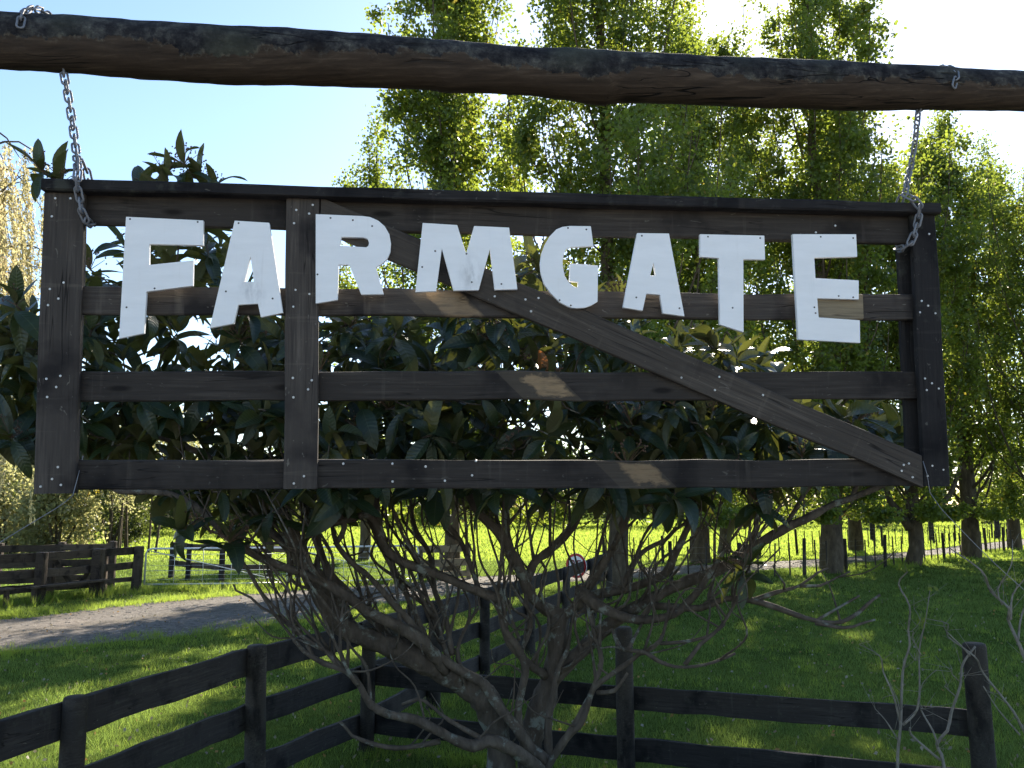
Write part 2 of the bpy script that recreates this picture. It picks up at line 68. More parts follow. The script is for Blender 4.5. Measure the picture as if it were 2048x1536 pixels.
TIPS=[(1.41,5.88,2.6),(-1.85,5.61,3.76),(-0.93,4.83,3.31),(2.53,5.61,2.72),(-1.07,6.75,2.39),(1.66,5.84,2.96),(0.62,5.97,3.66),(-1.66,4.95,2.41),(0.55,5.26,2.48),(1.72,5.09,2.58),(0.81,5.86,3.71),(-0.88,5.45,3.28),(1.27,5.18,2.97),(0.82,6.49,3.18),(-2.48,6.45,3.79),(-0.43,5.24,2.93),(-3.37,5.46,2.78),(1.9,6.65,3.07),(-1.18,5.98,2.4),(-2.31,6.2,2.84),(0.58,5.25,2.99),(0.4,6.28,3.77),(0.38,6.51,3.4),(-2.75,6.41,3.68),(-1.34,6.1,2.67),(2.38,6.15,2.65),(1.55,6.25,3.27),(-0.6,5.43,2.41),(-1.13,5.67,3.54),(0.36,6.8,2.44),(-1.42,5.17,2.27),(1.5,5.67,3.15),(-3.49,6.3,2.87),(-2.64,5.44,3.11),(-0.49,4.95,2.83),(-3.18,5.46,3.5),(-1.74,6.7,2.35),(-0.7,6.23,3.09),(1.91,6.36,3.03),(-1.28,6.38,2.87),(-0.56,6.3,2.8),(-3.54,5.55,3.5),(-2.05,4.98,3.69),(-2.64,6.6,3.26),(-1.44,5.67,3.03),(0.72,6.81,2.67),(-1.23,5.5,2.63),(1.73,6.54,3.21),(-0.5,5.93,2.73),(-1.42,4.88,2.84),(-3.44,5.82,3.13),(1.64,5.95,3.29),(-0.64,6.38,2.92),(-0.37,5.83,2.94),(0.21,5.97,3.63),(0.68,6.92,3.65),(0.96,5.43,2.4),(-0.74,4.82,3.11),(-3.86,6.2,3.45),(-2.47,5.41,2.95),(-3.47,6.08,3.47),(-0.51,5.74,2.93),(-2.27,6.73,3.27),(-2.23,5.38,2.87),(-2.2,5.09,3.51),(2.07,5.4,2.76),(-1.25,6.94,2.93),(2.02,6.03,2.9),(2.35,6.36,2.92),(-1.1,5.45,2.57),(0.23,4.97,3.0),(1.11,5.82,2.55),(-1.17,5.57,2.37),(1.82,5.64,2.83),(-1.31,5.36,3.36),(-2.35,5.93,4.22),(-0.79,5.07,3.42),(2.07,5.66,2.84),(2.3,5.73,2.85),(1.21,5.02,3.2),(-0.76,6.75,3.46),(2.35,5.88,2.88),(0.79,5.5,3.34),(-1.08,6.26,3.17),(1.29,5.74,3.03),(-3.65,6.44,3.37),(-0.54,6.09,2.96),(-0.09,5.3,2.6),(-1.68,5.85,2.4),(2.54,6.2,2.89),(-0.81,6.72,3.13),(-1.46,5.63,2.48),(1.52,6.83,3.55),(2.21,5.47,2.7),(0.45,5.57,3.38),(-3.31,5.47,3.45),(-2.34,5.38,2.72),(1.34,5.03,3.16),(-3.45,5.59,2.79),(-1.82,5.24,2.94),(2.53,5.93,2.8),(-0.07,6.38,3.52),(2.42,5.44,2.71),(0.43,5.42,3.27),(-0.45,6.05,3.63),(-2.93,6.58,3.99),(0.04,6.3,3.63),(2.75,6.13,2.71),(-1.64,6.03,2.8),(-3.17,5.88,2.97),(-0.32,4.88,2.65),(-2.18,5.46,2.42),(-2.01,5.47,3.99),(-0.13,5.37,3.62),(-2.35,6.44,4.09),(2.37,5.78,2.66),(-3.34,5.88,3.29),(-1.4,6.39,2.66),(1.85,5.44,2.74),(1.88,5.29,2.61),(-2.62,6.47,3.13),(2.25,5.47,2.85),(-1.13,6.48,2.96),(-0.15,5.25,2.95),(0.5,6.84,3.01),(-2.45,5.58,3.97),(-1.44,5.14,2.9),(0.64,4.8,2.52),(-0.55,5.2,3.0),(0.84,5.28,2.51),(-2.4,5.23,3.18),(2.44,6.3,2.7),(-1.04,5.61,2.58),(-0.66,4.79,3.27),(-0.13,6.75,3.06),(-1.67,5.26,3.61),(-0.74,5.35,3.33),(0.93,5.52,3.01),(-2.62,6.83,3.4),(-2.85,6.34,2.79),(0.12,5.9,3.07),(-3.46,6.59,3.19),(0.91,5.73,2.97),(1.68,5.34,3.06),(-0.32,5.93,3.67),(0.3,5.81,3.79),(2.05,5.24,2.82),(-3.37,6.45,3.04),(-2.48,5.36,2.72),(-0.63,5.52,2.52),(1.57,6.7,3.02),(-0.96,4.89,2.5),(-1.51,5.64,3.31),(-1.1,5.67,3.24),(0.57,5.29,2.85),(0.79,5.68,2.71),(-0.9,6.62,3.55),(-1.68,6.8,3.3),(-1.71,5.6,3.36),(-0.41,5.62,2.85),(0.76,6.77,3.91),(-0.76,5.73,3.03),(-1.91,5.75,2.54),(-3.12,5.83,3.31),(-1.65,6.71,3.57),(-2.69,5.72,2.91),(-0.45,4.74,2.68),(-3.76,5.84,3.58),(-0.69,4.97,3.06),(-1.55,6.56,2.73),(1.11,5.53,3.34),(-0.61,6.0,2.61),(1.19,5.03,2.65),(-2.39,6.87,2.45),(-1.28,4.89,2.8),(1.04,5.31,2.69),(1.78,6.63,2.91),(1.4,5.36,3.15),(1.51,5.2,3.13),(2.0,5.49,2.65),(-1.36,5.04,3.32),(-3.72,5.95,3.11),(-2.78,5.83,2.77),(0.09,5.18,2.8),(1.41,5.85,2.97),(-2.91,5.78,3.47),(0.92,5.98,3.02),(0.92,4.87,2.87),(-0.11,4.8,2.4),(-0.76,5.82,2.79),(-2.73,5.21,3.05),(-3.05,5.41,3.22),(-0.44,5.2,2.43),(-0.43,6.69,2.71),(1.86,6.55,3.26),(-2.58,5.12,2.83),(-1.91,6.11,3.59),(-1.53,5.25,2.79),(-0.73,6.98,2.79),(-1.45,5.29,3.31),(-2.95,6.27,3.51),(1.04,5.17,3.17),(-1.4,5.81,2.47),(-0.29,5.96,3.34),(0.15,6.08,3.47),(1.08,5.76,3.02),(-2.55,5.09,3.34),(-3.69,6.35,3.62),(1.05,6.47,2.89),(-2.7,6.0,3.65),(1.54,5.2,2.78),(-3.66,6.15,3.63),(2.15,6.34,2.95),(-3.58,6.09,2.89),(1.2,5.88,2.8),(-0.07,4.96,3.47),(-0.12,5.07,3.29),(0.01,4.78,3.6),(-1.77,6.79,2.85),(-0.98,6.89,3.4),(-1.81,5.8,3.01),(-3.14,5.27,3.38),(1.43,6.2,3.05),(-1.0,6.68,3.08),(-1.29,6.23,3.51),(-1.12,6.62,2.73),(2.57,6.24,2.73),(-3.28,5.38,3.13),(-2.31,5.68,3.49),(1.24,6.27,2.96),(-3.74,6.11,3.01),(-3.74,5.98,3.32),(-3.21,6.64,2.87),(1.4,6.41,2.8),(2.16,5.62,2.63),(0.48,6.77,3.85),(-2.21,5.56,3.42),(0.6,6.57,3.07),(0.2,4.77,2.69),(0.51,5.06,2.43),(1.09,5.03,2.55),(0.2,5.56,3.43),(2.72,6.28,2.88),(-0.87,6.51,3.0),(1.91,5.69,2.61),(-2.4,5.72,3.16),(0.81,5.79,3.42),(2.32,6.49,2.77),(1.13,6.15,3.32),(-2.7,6.04,4.2),(-3.65,5.75,3.53),(-2.2,5.9,3.18),(1.88,6.62,2.68),(-3.26,6.24,3.76),(-1.19,5.92,3.52),(-1.79,6.21,3.39),(-2.18,5.65,2.57),(-0.7,5.77,3.39),(-1.68,5.09,2.56),(-0.36,6.8,3.3),(0.4,5.07,2.84),(-3.12,5.67,3.2),(-0.67,6.13,2.59),(-2.47,6.7,2.4),(0.75,6.14,3.61),(-3.71,5.8,3.34),(-0.79,5.98,2.63),(0.45,6.36,3.18),(-2.77,6.48,2.68),(2.24,6.27,2.65),(-2.04,6.5,2.37),(-0.85,6.94,3.72),(-2.46,5.95,4.03),(1.31,5.98,2.83),(0.09,6.48,2.66),(-2.41,6.87,3.63),(1.53,5.53,2.82),(2.0,5.79,2.82),(0.07,6.32,2.72),(0.63,5.5,3.36),(1.21,6.69,2.87),(-3.24,5.84,2.72),(-1.57,4.94,3.43),(2.8,6.32,2.74),(-0.26,5.07,3.24),(-0.21,6.96,3.07),(1.27,5.22,3.23),(-0.18,6.97,2.85),(-0.17,4.73,2.93),(-0.77,4.85,2.48),(-0.43,6.91,2.47),(-3.46,5.56,3.28),(-1.02,4.79,2.63),(-2.49,5.5,2.81),(-2.34,6.29,2.51),(1.75,5.87,2.67),(-2.58,5.94,3.01),(0.54,4.89,2.48),(-0.34,5.07,3.49),(-3.32,5.97,3.03),(0.59,5.38,2.36),(0.41,5.27,2.63),(-3.21,6.52,3.34),(-2.19,6.26,2.73),(-1.59,6.78,2.71),(-2.33,5.64,3.77),(-2.68,6.29,3.64),(2.26,6.14,2.87),(-1.13,5.17,2.37),(-2.11,5.76,3.99),(0.78,6.71,3.46),(1.44,6.05,3.13),(0.5,6.18,3.57),(0.25,5.4,2.51),(-3.14,6.45,3.23),(-2.67,5.22,3.39),(1.45,5.01,2.83),(-3.02,5.25,3.26),(-2.42,5.21,3.89),(-3.37,6.34,3.32),(1.09,4.99,2.77),(1.15,6.38,2.79),(-2.19,6.62,2.42),(-2.59,5.75,3.07),(-1.4,6.29,2.35),(-2.61,5.65,3.81),(-2.45,5.92,3.87),(-2.68,6.47,4.33),(0.42,5.31,2.82),(-0.93,5.31,2.47),(-0.93,5.6,3.44),(-3.56,6.56,2.97),(-0.85,6.51,2.66),(-3.06,6.23,2.6),(-1.25,6.04,2.96),(-2.72,5.94,2.59),(-0.63,4.74,2.88),(-3.73,5.96,2.81),(0.88,5.87,3.58),(1.07,6.8,2.51),(-0.23,5.76,2.46),(-1.39,5.33,2.45),(0.42,5.21,3.36),(0.25,6.95,2.56),(-1.4,5.64,2.88),(-0.73,5.65,2.53),(0.98,5.66,2.5),(-1.66,6.23,3.48),(1.27,5.42,2.72),(0.86,6.5,3.54),(-0.95,6.74,3.33),(-1.84,6.39,2.55),(-2.89,5.66,2.78),(-0.95,5.42,2.62),(-0.31,6.25,3.56),(0.23,6.82,3.03),(-2.91,5.23,3.05),(-0.63,5.33,3.43),(0.61,6.03,3.16),(-0.09,4.8,3.39),(-0.39,5.98,2.86),(0.34,5.67,2.96),(1.32,4.99,2.6),(2.34,5.58,2.71),(0.13,5.13,3.15),(-0.96,6.1,3.2),(-0.42,5.57,2.59),(0.88,5.02,2.67),(-1.6,6.54,3.05),(-2.9,5.54,3.49),(1.22,5.87,2.95),(-1.03,5.87,3.49),(1.1,6.36,2.4),(-1.05,5.19,3.2),(-2.02,5.71,2.43),(-0.31,4.97,2.9),(0.15,6.16,4.09),(-2.31,6.11,2.43),(-1.92,5.88,2.34),(-0.43,5.51,3.01),(0.73,5.17,2.74),(-0.16,5.24,2.78),(-0.95,5.19,2.77),(0.91,4.84,2.36),(-2.07,5.93,4.05),(0.57,6.73,3.26),(-2.64,6.19,3.99),(1.16,5.89,2.4),(-0.92,4.84,2.38),(-0.41,6.38,3.38),(-1.93,6.83,3.61),(-1.61,5.65,3.06),(-0.43,6.99,2.67),(-1.72,5.63,2.27),(-2.54,6.17,2.98),(-0.04,5.34,2.96),(1.25,5.21,2.62),(-3.22,6.61,3.53),(-2.69,5.36,3.63),(-1.83,5.09,2.97),(1.16,6.05,2.81),(1.76,6.68,3.12),(-0.87,6.51,2.84),(-1.09,4.83,2.47),(-0.09,6.29,2.37),(-1.84,6.45,2.83),(1.19,6.47,2.66),(-1.13,5.82,2.64),(-1.74,6.89,3.08),(1.1,6.86,3.06),(0.45,6.18,2.97),(1.25,5.52,2.63),(-2.76,6.02,3.8),(-2.74,5.5,3.71),(2.72,6.0,2.84),(-0.84,6.71,2.74),(-1.28,5.93,2.86),(-3.83,6.16,2.9),(-0.48,5.07,3.13),(-0.41,4.83,2.47),(-3.08,5.27,2.71),(0.01,6.75,2.62),(-2.91,5.46,3.03),(-1.21,4.94,3.22),(0.71,6.57,2.48),(0.21,5.33,2.39),(1.16,6.16,2.69),(-1.95,6.41,3.07),(1.19,5.06,2.85),(-2.65,6.14,3.15),(-1.19,6.26,2.48),(-3.18,5.51,2.79),(0.07,6.87,3.82),(-0.14,6.14,3.45),(-1.31,5.04,3.13),(-1.64,5.79,2.27),(-0.89,4.9,2.91),(-1.12,6.08,2.51),(-0.16,5.65,2.77),(-1.39,5.85,3.25),(-0.23,6.41,3.22),(-0.02,6.11,3.32),(0.23,5.27,3.39),(1.72,5.3,2.81),(-2.58,6.31,3.89),(-1.25,6.93,2.77),(1.47,5.52,2.96),(0.43,4.85,3.4),(1.21,6.03,3.38),(-3.8,6.43,3.3),(-1.82,6.06,2.25),(1.31,5.97,3.12),(0.7,5.09,3.45),(-3.75,6.36,3.12),(-1.07,6.96,3.28),(0.69,4.98,2.78),(-1.97,5.87,3.33),(-0.49,6.3,3.12),(-2.09,6.07,2.97),(2.18,6.52,2.67),(-2.33,5.32,3.09),(0.67,5.68,2.57),(-2.39,6.78,4.38),(-1.43,5.53,3.24),(-2.98,5.58,2.92),(-2.27,6.12,3.94),(-1.68,6.34,3.17),(-1.06,6.44,2.84),(-1.87,4.87,3.95),(-2.5,5.47,3.71),(-3.58,5.71,3.06),(-3.12,6.34,2.77),(-0.18,5.91,2.67),(-2.4,5.93,2.46),(-3.28,5.69,3.44),(1.38,6.84,2.54),(0.54,6.2,2.5),(2.16,5.81,2.63),(-1.91,5.77,3.13),(-2.59,6.6,2.68),(-2.55,5.84,3.59),(-3.4,5.96,3.62),(-2.03,6.33,2.63),(-1.53,5.76,2.84),(1.3,6.51,3.15),(0.63,5.46,3.0),(0.01,4.95,2.51),(2.2,5.69,2.76),(0.71,5.83,3.09),(-0.18,6.66,2.41),(-1.63,5.16,3.11),(-3.63,6.15,3.47),(0.17,6.35,3.3),(0.47,4.85,3.23),(-2.21,5.02,2.93),(0.21,5.45,3.31),(1.69,6.02,2.68),(2.31,5.33,2.67),(-3.43,6.26,3.44),(1.81,5.58,2.63),(-0.83,6.58,3.42),(0.33,6.7,2.6),(-1.76,5.96,2.68),(-0.4,5.7,3.15),(-1.17,5.93,2.75),(-2.07,5.13,2.87),(0.15,4.88,3.68),(-1.45,5.05,3.05),(0.16,6.61,3.83),(-3.43,5.96,3.37),(-1.44,6.55,2.56),(1.31,5.81,3.17),(-2.85,5.85,3.14),(-3.09,5.64,3.04),(-0.04,5.37,3.33),(1.61,5.84,3.18),(-0.73,5.02,2.86),(-1.56,5.15,2.61),(-3.49,6.6,3.88),(-0.19,6.43,2.96),(-1.98,6.14,2.75),(-3.39,5.96,2.89),(-1.97,5.39,2.72),(-0.73,5.63,2.72),(-0.29,6.45,2.53),(-1.02,5.96,2.8),(1.54,5.3,2.49),(-2.14,6.16,3.13),(1.1,5.56,2.97),(1.93,5.21,2.72),(-1.96,6.5,3.36),(-1.09,6.88,3.08),(1.9,6.45,2.77),(-0.43,5.51,3.43),(-0.89,5.76,3.32),(0.81,5.2,2.9),(-0.83,6.54,3.66),(-0.14,4.77,3.23),(-2.92,5.83,3.71),(-1.67,6.0,2.54),(-2.01,6.64,2.62),(-0.84,6.37,3.66),(1.61,5.89,2.67),(0.58,5.77,3.21),(-2.96,5.93,3.51),(-2.46,5.73,2.61),(2.65,5.93,2.68),(0.17,6.15,3.25),(-0.03,5.75,2.91),(-3.92,6.15,3.26),(-1.11,4.89,3.07),(-1.92,5.32,3.15),(-0.64,6.66,2.93),(-1.23,5.76,3.18),(2.11,5.94,2.81),(0.18,5.07,3.68),(1.11,6.59,2.77),(1.14,6.03,2.66),(-2.71,5.3,2.87),(0.81,6.61,2.38),(-2.92,5.1,4.35),(-2.2,5.2,4.37),(-2.05,5.4,4.42),(0.19,5.2,3.75),(0.67,5.2,3.56),(1.17,5.0,3.24),(1.46,5.5,1.91),(1.49,5.3,2.33),(2.14,5.3,2.82),(-1.62,5.0,2.09),(-1.88,5.0,2.16),(0.02,4.9,2.61),(0.63,5.0,2.62),(-0.97,4.9,3.34),(-1.58,4.9,3.25),(-2.19,5.2,4.21),(-2.38,5.3,4.28),(-1.99,5.5,4.37),(-2.85,5.2,4.32),(-2.12,5.3,4.48),(-2.48,4.9,3.67),(-2.96,5.0,3.48)]
LETTERS=[('F',[(-1.36,0.416),(-1.1,0.409),(-1.099,0.32),(-1.279,0.321),(-1.278,0.248),(-1.13,0.267),(-1.13,0.177),(-1.284,0.154),(-1.288,0.009),(-1.37,-0.01)],[],[(-1.346,0.408),(-1.119,0.403),(-1.257,0.166),(-1.348,0.099)]),('A',[(-0.994,0.411),(-0.875,0.406),(-0.823,0.086),(-0.898,0.069),(-0.909,0.117),(-0.975,0.112),(-0.989,0.046),(-1.07,0.029)],[(-0.937,0.283),(-0.924,0.195),(-0.956,0.194)],[(-0.98,0.402),(-1.018,0.159),(-0.859,0.136)]),('R',[(-0.715,0.441),(-0.551,0.438),(-0.524,0.435),(-0.496,0.423),(-0.472,0.402),(-0.456,0.374),(-0.45,0.342),(-0.452,0.31),(-0.462,0.285),(-0.481,0.266),(-0.502,0.253),(-0.474,0.156),(-0.553,0.154),(-0.596,0.26),(-0.633,0.26),(-0.635,0.134),(-0.711,0.12)],[(-0.624,0.36),(-0.547,0.36),(-0.533,0.355),(-0.527,0.342),(-0.53,0.33),(-0.537,0.325),(-0.629,0.329)],[(-0.663,0.428),(-0.585,0.422),(-0.517,0.402),(-0.706,0.224)]),('M',[(-0.338,0.418),(-0.214,0.413),(-0.182,0.31),(-0.153,0.411),(-0.026,0.408),(0.003,0.181),(-0.08,0.178),(-0.096,0.328),(-0.137,0.176),(-0.227,0.173),(-0.269,0.325),(-0.289,0.17),(-0.363,0.166)],[],[(-0.293,0.316),(-0.181,0.308),(-0.339,0.257),(-0.162,0.205),(-0.055,0.2)]),('G',[(0.275,0.42),(0.284,0.345),(0.201,0.34),(0.185,0.334),(0.175,0.318),(0.169,0.288),(0.17,0.266),(0.176,0.233),(0.19,0.211),(0.209,0.195),(0.224,0.191),(0.225,0.211),(0.193,0.214),(0.197,0.28),(0.3,0.274),(0.296,0.14),(0.273,0.126),(0.247,0.117),(0.221,0.115),(0.202,0.116),(0.186,0.121),(0.157,0.136),(0.125,0.168),(0.1,0.203),(0.089,0.242),(0.086,0.277),(0.091,0.313),(0.103,0.346),(0.121,0.378),(0.147,0.405),(0.17,0.415),(0.196,0.419)],[],[(0.19,0.411),(0.258,0.407),(0.156,0.144),(0.197,0.125)]),('A',[(0.448,0.398),(0.568,0.399),(0.62,0.09),(0.539,0.1),(0.529,0.169),(0.478,0.172),(0.463,0.109),(0.39,0.12)],[(0.507,0.286),(0.515,0.24),(0.494,0.241)],[(0.465,0.388),(0.44,0.158),(0.601,0.12)]),('T',[(0.686,0.399),(0.934,0.399),(0.934,0.307),(0.85,0.307),(0.843,0.033),(0.753,0.061),(0.756,0.31),(0.685,0.313)],[],[(0.716,0.39),(0.917,0.389),(0.803,0.124)]),('E',[(1.044,0.407),(1.295,0.412),(1.296,0.325),(1.126,0.318),(1.128,0.241),(1.298,0.235),(1.295,0.162),(1.132,0.164),(1.135,0.092),(1.296,0.083),(1.294,-0.003),(1.053,0.008)],[],[(1.154,0.399),(1.282,0.397),(1.216,0.174),(1.273,0.17),(1.119,0.13),(1.123,0.108)])]
NAILS=[(-1.602,0.48),(-1.552,0.481),(-1.611,0.416),(-1.608,0.162),(-1.564,0.185),(-1.579,0.129),(-1.612,0.106),(-1.608,-0.147),(-1.563,-0.137),(-1.575,-0.175),(-1.603,-0.209),(-1.56,-0.446),(-1.577,-0.486),(-1.613,-0.511),(-1.548,-0.506),(-0.783,0.171),(-0.735,0.157),(-0.79,0.111),(-0.788,-0.141),(-0.723,-0.149),(-0.735,-0.181),(-0.785,-0.209),(-0.745,-0.483),(-0.779,-0.508),(-0.785,0.459),(-0.728,0.479),(-0.74,0.447),(-0.792,0.411),(-0.611,-0.441),(-0.441,-0.442),(-0.325,-0.453),(-0.44,-0.504),(-0.257,-0.503),(-0.161,-0.485),(-0.147,-0.434),(-0.078,0.158),(0.034,0.148),(0.082,0.154),(0.054,0.105),(0.608,-0.134),(0.608,-0.135),(0.752,-0.131),(0.734,-0.18),(0.917,-0.198),(1.556,0.163),(1.581,0.145),(1.547,0.119),(1.609,0.116),(1.555,-0.134),(1.582,-0.152),(1.56,-0.178),(1.608,-0.172),(1.455,-0.459),(1.476,-0.454),(1.446,-0.481),(1.488,-0.505),(1.568,-0.463),(1.611,-0.478),(1.547,-0.501),(1.222,0.448),(1.599,0.424),(1.144,0.42)]
BEAM=[(-4.197,2.65,3.943,0.1029),(-3.029,2.81,3.968,0.1065),(-2.306,2.9,3.98,0.1028),(-1.884,2.95,3.992,0.1014),(-1.711,2.97,3.992,0.102),(-1.482,2.996,3.99,0.1037),(-1.303,3.016,3.987,0.1043),(-1.086,3.04,3.985,0.106),(-0.884,3.062,3.99,0.1037),(-0.66,3.086,3.993,0.1003),(-0.509,3.102,3.992,0.0987),(-0.337,3.12,3.993,0.095),(-0.241,3.13,3.986,0.0994),(-0.144,3.14,3.986,0.0945),(0.071,3.162,3.983,0.0908),(0.209,3.176,3.979,0.0985),(0.308,3.186,3.975,0.104),(0.368,3.192,3.973,0.1052),(0.428,3.198,3.98,0.098),(0.65,3.22,3.982,0.0954),(0.855,3.24,3.983,0.0938),(1.02,3.256,3.983,0.0964),(1.166,3.27,3.989,0.0936),(1.334,3.286,3.988,0.0972),(1.461,3.298,3.99,0.0932),(1.697,3.32,3.995,0.0883),(1.913,3.34,3.998,0.0833),(2.127,3.36,4.002,0.0804),(2.688,3.41,4.007,0.0759),(4.082,3.531,4.002,0.069)]
CHAINS=[[(-1.755,2.853,3.992),(-1.761,2.874,4.051),(-1.769,2.932,4.107),(-1.772,3.007,4.144),(-1.767,3.071,4.146),(-1.75,3.088,4.064),(-1.706,3.044,3.958),(-1.658,2.975,3.891),(-1.612,2.958,3.736),(-1.564,2.93,3.561),(-1.481,2.799,3.424),(-1.487,2.806,3.391),(-1.483,2.829,3.337),(-1.473,2.833,3.285),(-1.465,2.865,3.266),(-1.476,2.914,3.282),(-1.496,2.949,3.325),(-1.517,2.957,3.421),(-1.523,2.938,3.48),(-1.52,2.896,3.509)],[(1.771,3.237,3.962),(1.791,3.253,4.017),(1.794,3.3,4.069),(1.783,3.356,4.103),(1.769,3.412,4.102),(1.739,3.415,4.024),(1.695,3.368,3.935),(1.659,3.318,3.882),(1.628,3.296,3.75),(1.6,3.285,3.65),(1.507,3.144,3.502),(1.494,3.125,3.459),(1.52,3.114,3.445),(1.542,3.118,3.413),(1.545,3.146,3.374),(1.526,3.147,3.315),(1.506,3.157,3.275),(1.493,3.196,3.277),(1.51,3.257,3.302),(1.521,3.273,3.397),(1.528,3.264,3.476),(1.533,3.228,3.504)]]
WIRES=[[(-1.484,2.974,2.468),(-1.47,2.911,2.37),(-1.48,2.916,2.333),(-1.507,2.86,2.287),(-1.606,2.84,2.219),(-2.272,2.8,1.778)],[(1.539,3.222,2.463),(1.553,3.227,2.415),(1.564,3.236,2.346),(1.605,3.25,2.291),(1.759,3.28,2.136),(1.924,3.3,1.984),(2.465,3.38,1.524)]]
SAPLINGS=[[([(2.358,5.6,0.266),(2.39,5.6,0.685),(2.422,5.6,0.94),(2.468,5.6,1.271),(2.503,5.6,1.424),(2.527,5.6,1.51),(2.506,5.6,1.67),(2.495,5.6,1.795),(2.491,5.6,1.882)],0.0228,0.0082),([(2.423,5.6,0.955),(2.386,5.6,1.12),(2.347,5.6,1.256),(2.306,5.6,1.363),(2.206,5.6,1.424)],0.0131,0.0049),([(2.427,5.6,0.97),(2.395,5.6,1.12),(2.353,5.6,1.09)],0.0065,0.0033),([(2.404,5.6,0.851),(2.33,5.6,0.97),(2.284,5.6,1.03)],0.0098,0.0033),([(2.44,5.6,0.94),(2.519,5.6,1.0),(2.545,5.6,1.105),(2.583,5.6,1.393),(2.614,5.6,1.577),(2.671,5.6,1.763)],0.0131,0.0049),([(2.544,5.6,1.09),(2.594,5.6,1.181),(2.619,5.6,1.271)],0.0065,0.0033),([(2.581,5.6,1.363),(2.537,5.6,1.47),(2.527,5.6,1.51)],0.0082,0.0033),([(2.498,5.6,1.393),(2.535,5.6,1.332),(2.553,5.6,1.369)],0.0049,0.0033),([(2.534,5.6,1.51),(2.576,5.6,1.577),(2.587,5.6,1.639)],0.0049,0.0033)],[([(2.621,5.5,0.274),(2.63,5.5,0.703),(2.603,5.5,0.848),(2.658,5.5,0.935),(2.709,5.5,1.038),(2.757,5.5,1.201),(2.787,5.5,1.305),(2.823,5.5,1.373),(2.87,5.5,1.433)],0.0256,0.0112),([(2.603,5.5,0.842),(2.567,5.5,0.935),(2.537,5.5,1.038),(2.502,5.5,1.076)],0.0128,0.0048),([(2.609,5.5,0.761),(2.523,5.5,0.833),(2.451,5.5,0.906),(2.421,5.5,0.959)],0.016,0.0096),([(2.759,5.5,1.224),(2.731,5.5,1.26),(2.703,5.5,1.305)],0.0064,0.0032),([(2.731,5.5,1.135),(2.685,5.5,1.186),(2.656,5.5,1.212)],0.0064,0.0032),([(2.774,5.5,1.254),(2.806,5.5,1.272)],0.0064,0.0032)],[([(3.272,5.3,0.43),(3.166,5.3,0.872),(3.054,5.3,0.943),(2.949,5.3,1.098),(2.831,5.3,1.298),(2.735,5.3,1.413),(2.638,5.3,1.514),(2.584,5.3,1.602),(2.516,5.3,1.616)],0.0216,0.0046),([(2.735,5.3,1.407),(2.68,5.3,1.471),(2.611,5.3,1.552),(2.57,5.3,1.61)],0.0093,0.0031),([(2.996,5.3,0.957),(2.889,5.3,1.098),(2.782,5.3,1.241)],0.0093,0.0046)],[([(3.224,5.0,0.535),(3.093,5.0,0.9),(2.954,5.0,1.22),(2.864,5.0,1.49),(2.827,5.0,1.655),(2.799,5.0,1.724),(2.754,5.0,1.807),(2.644,5.0,1.932),(2.539,5.0,2.059)],0.035,0.0058),([(2.827,5.0,1.655),(2.861,5.0,1.793),(2.921,5.0,1.904)],0.0117,0.0058),([(2.785,5.0,1.738),(2.778,5.0,1.821),(2.823,5.0,1.96),(2.915,5.0,2.101)],0.0087,0.0035),([(2.853,5.0,1.518),(2.911,5.0,1.71),(3.041,5.0,1.904)],0.0117,0.0058),([(2.773,5.0,1.765),(2.734,5.0,1.807),(2.724,5.0,1.863)],0.0058,0.0029)]]
GATE_R=[[0.99452,-0.10444,-0.00563],[0.10395,0.99296,-0.05679],[0.01152,0.05589,0.99837]]
GATE_O=[0.013,3.0721,2.8916]

# ------------------------------------------------------------------ helpers
def tag(o, label=None, cat=None, group=None, kind=None):
    if label: o["label"] = label
    if cat: o["category"] = cat
    if group: o["group"] = group
    if kind: o["kind"] = kind
    return o

def empty(name, loc, label, cat, group=None):
    o = bpy.data.objects.new(name, None)
    o.empty_display_size = 0.1
    C.objects.link(o)
    o.location = loc
    return tag(o, label, cat, group)

def link(name, me, mat, parent=None, smooth=False):
    o = bpy.data.objects.new(name, me)
    C.objects.link(o)
    if mat is not None and len(me.materials) == 0:
        me.materials.append(mat)
    if parent is not None:
        o.parent = parent
    if smooth and len(me.polygons):
        me.polygons.foreach_set("use_smooth", [True] * len(me.polygons))
    return o

def mesh(name, v, f):
    me = bpy.data.meshes.new(name)
    me.from_pydata([tuple(p) for p in v], [], f)
    me.update()
    return me

def bulk_mesh(name, V, nper, tint=None):
    """V: (n*nper,3) array, one polygon of nper corners after another."""
    n = len(V) // nper
    me = bpy.data.meshes.new(name)
    me.vertices.add(n * nper)
    me.vertices.foreach_set("co", np.ascontiguousarray(V, dtype=np.float32).ravel())
    me.loops.add(n * nper)
    me.loops.foreach_set("vertex_index", np.arange(n * nper, dtype=np.int32))
    me.polygons.add(n)
    me.polygons.foreach_set("loop_start", np.arange(0, n * nper, nper, dtype=np.int32))
    if tint is not None:
        a = me.attributes.new("tint", 'FLOAT', 'POINT')
        a.data.foreach_set("value", np.repeat(np.asarray(tint, dtype=np.float32), nper))
    me.update(calc_edges=True)
    return me

def catmull(P, step):
    P = [np.array(p, float) for p in P]
    Q = [2 * P[0] - P[1]] + P + [2 * P[-1] - P[-2]]
    out = []
    for i in range(1, len(Q) - 2):
        d = np.linalg.norm(Q[i + 1][:3] - Q[i][:3])
        n = max(1, int(round(d / step)))
        for k in range(n):
            t = k / n
            a, b, c, e = Q[i - 1], Q[i], Q[i + 1], Q[i + 2]
            out.append(0.5 * (2 * b + (c - a) * t + (2 * a - 5 * b + 4 * c - e) * t * t + (3 * b - a - 3 * c + e) * t ** 3))
    out.append(P[-1])
    return np.array(out)

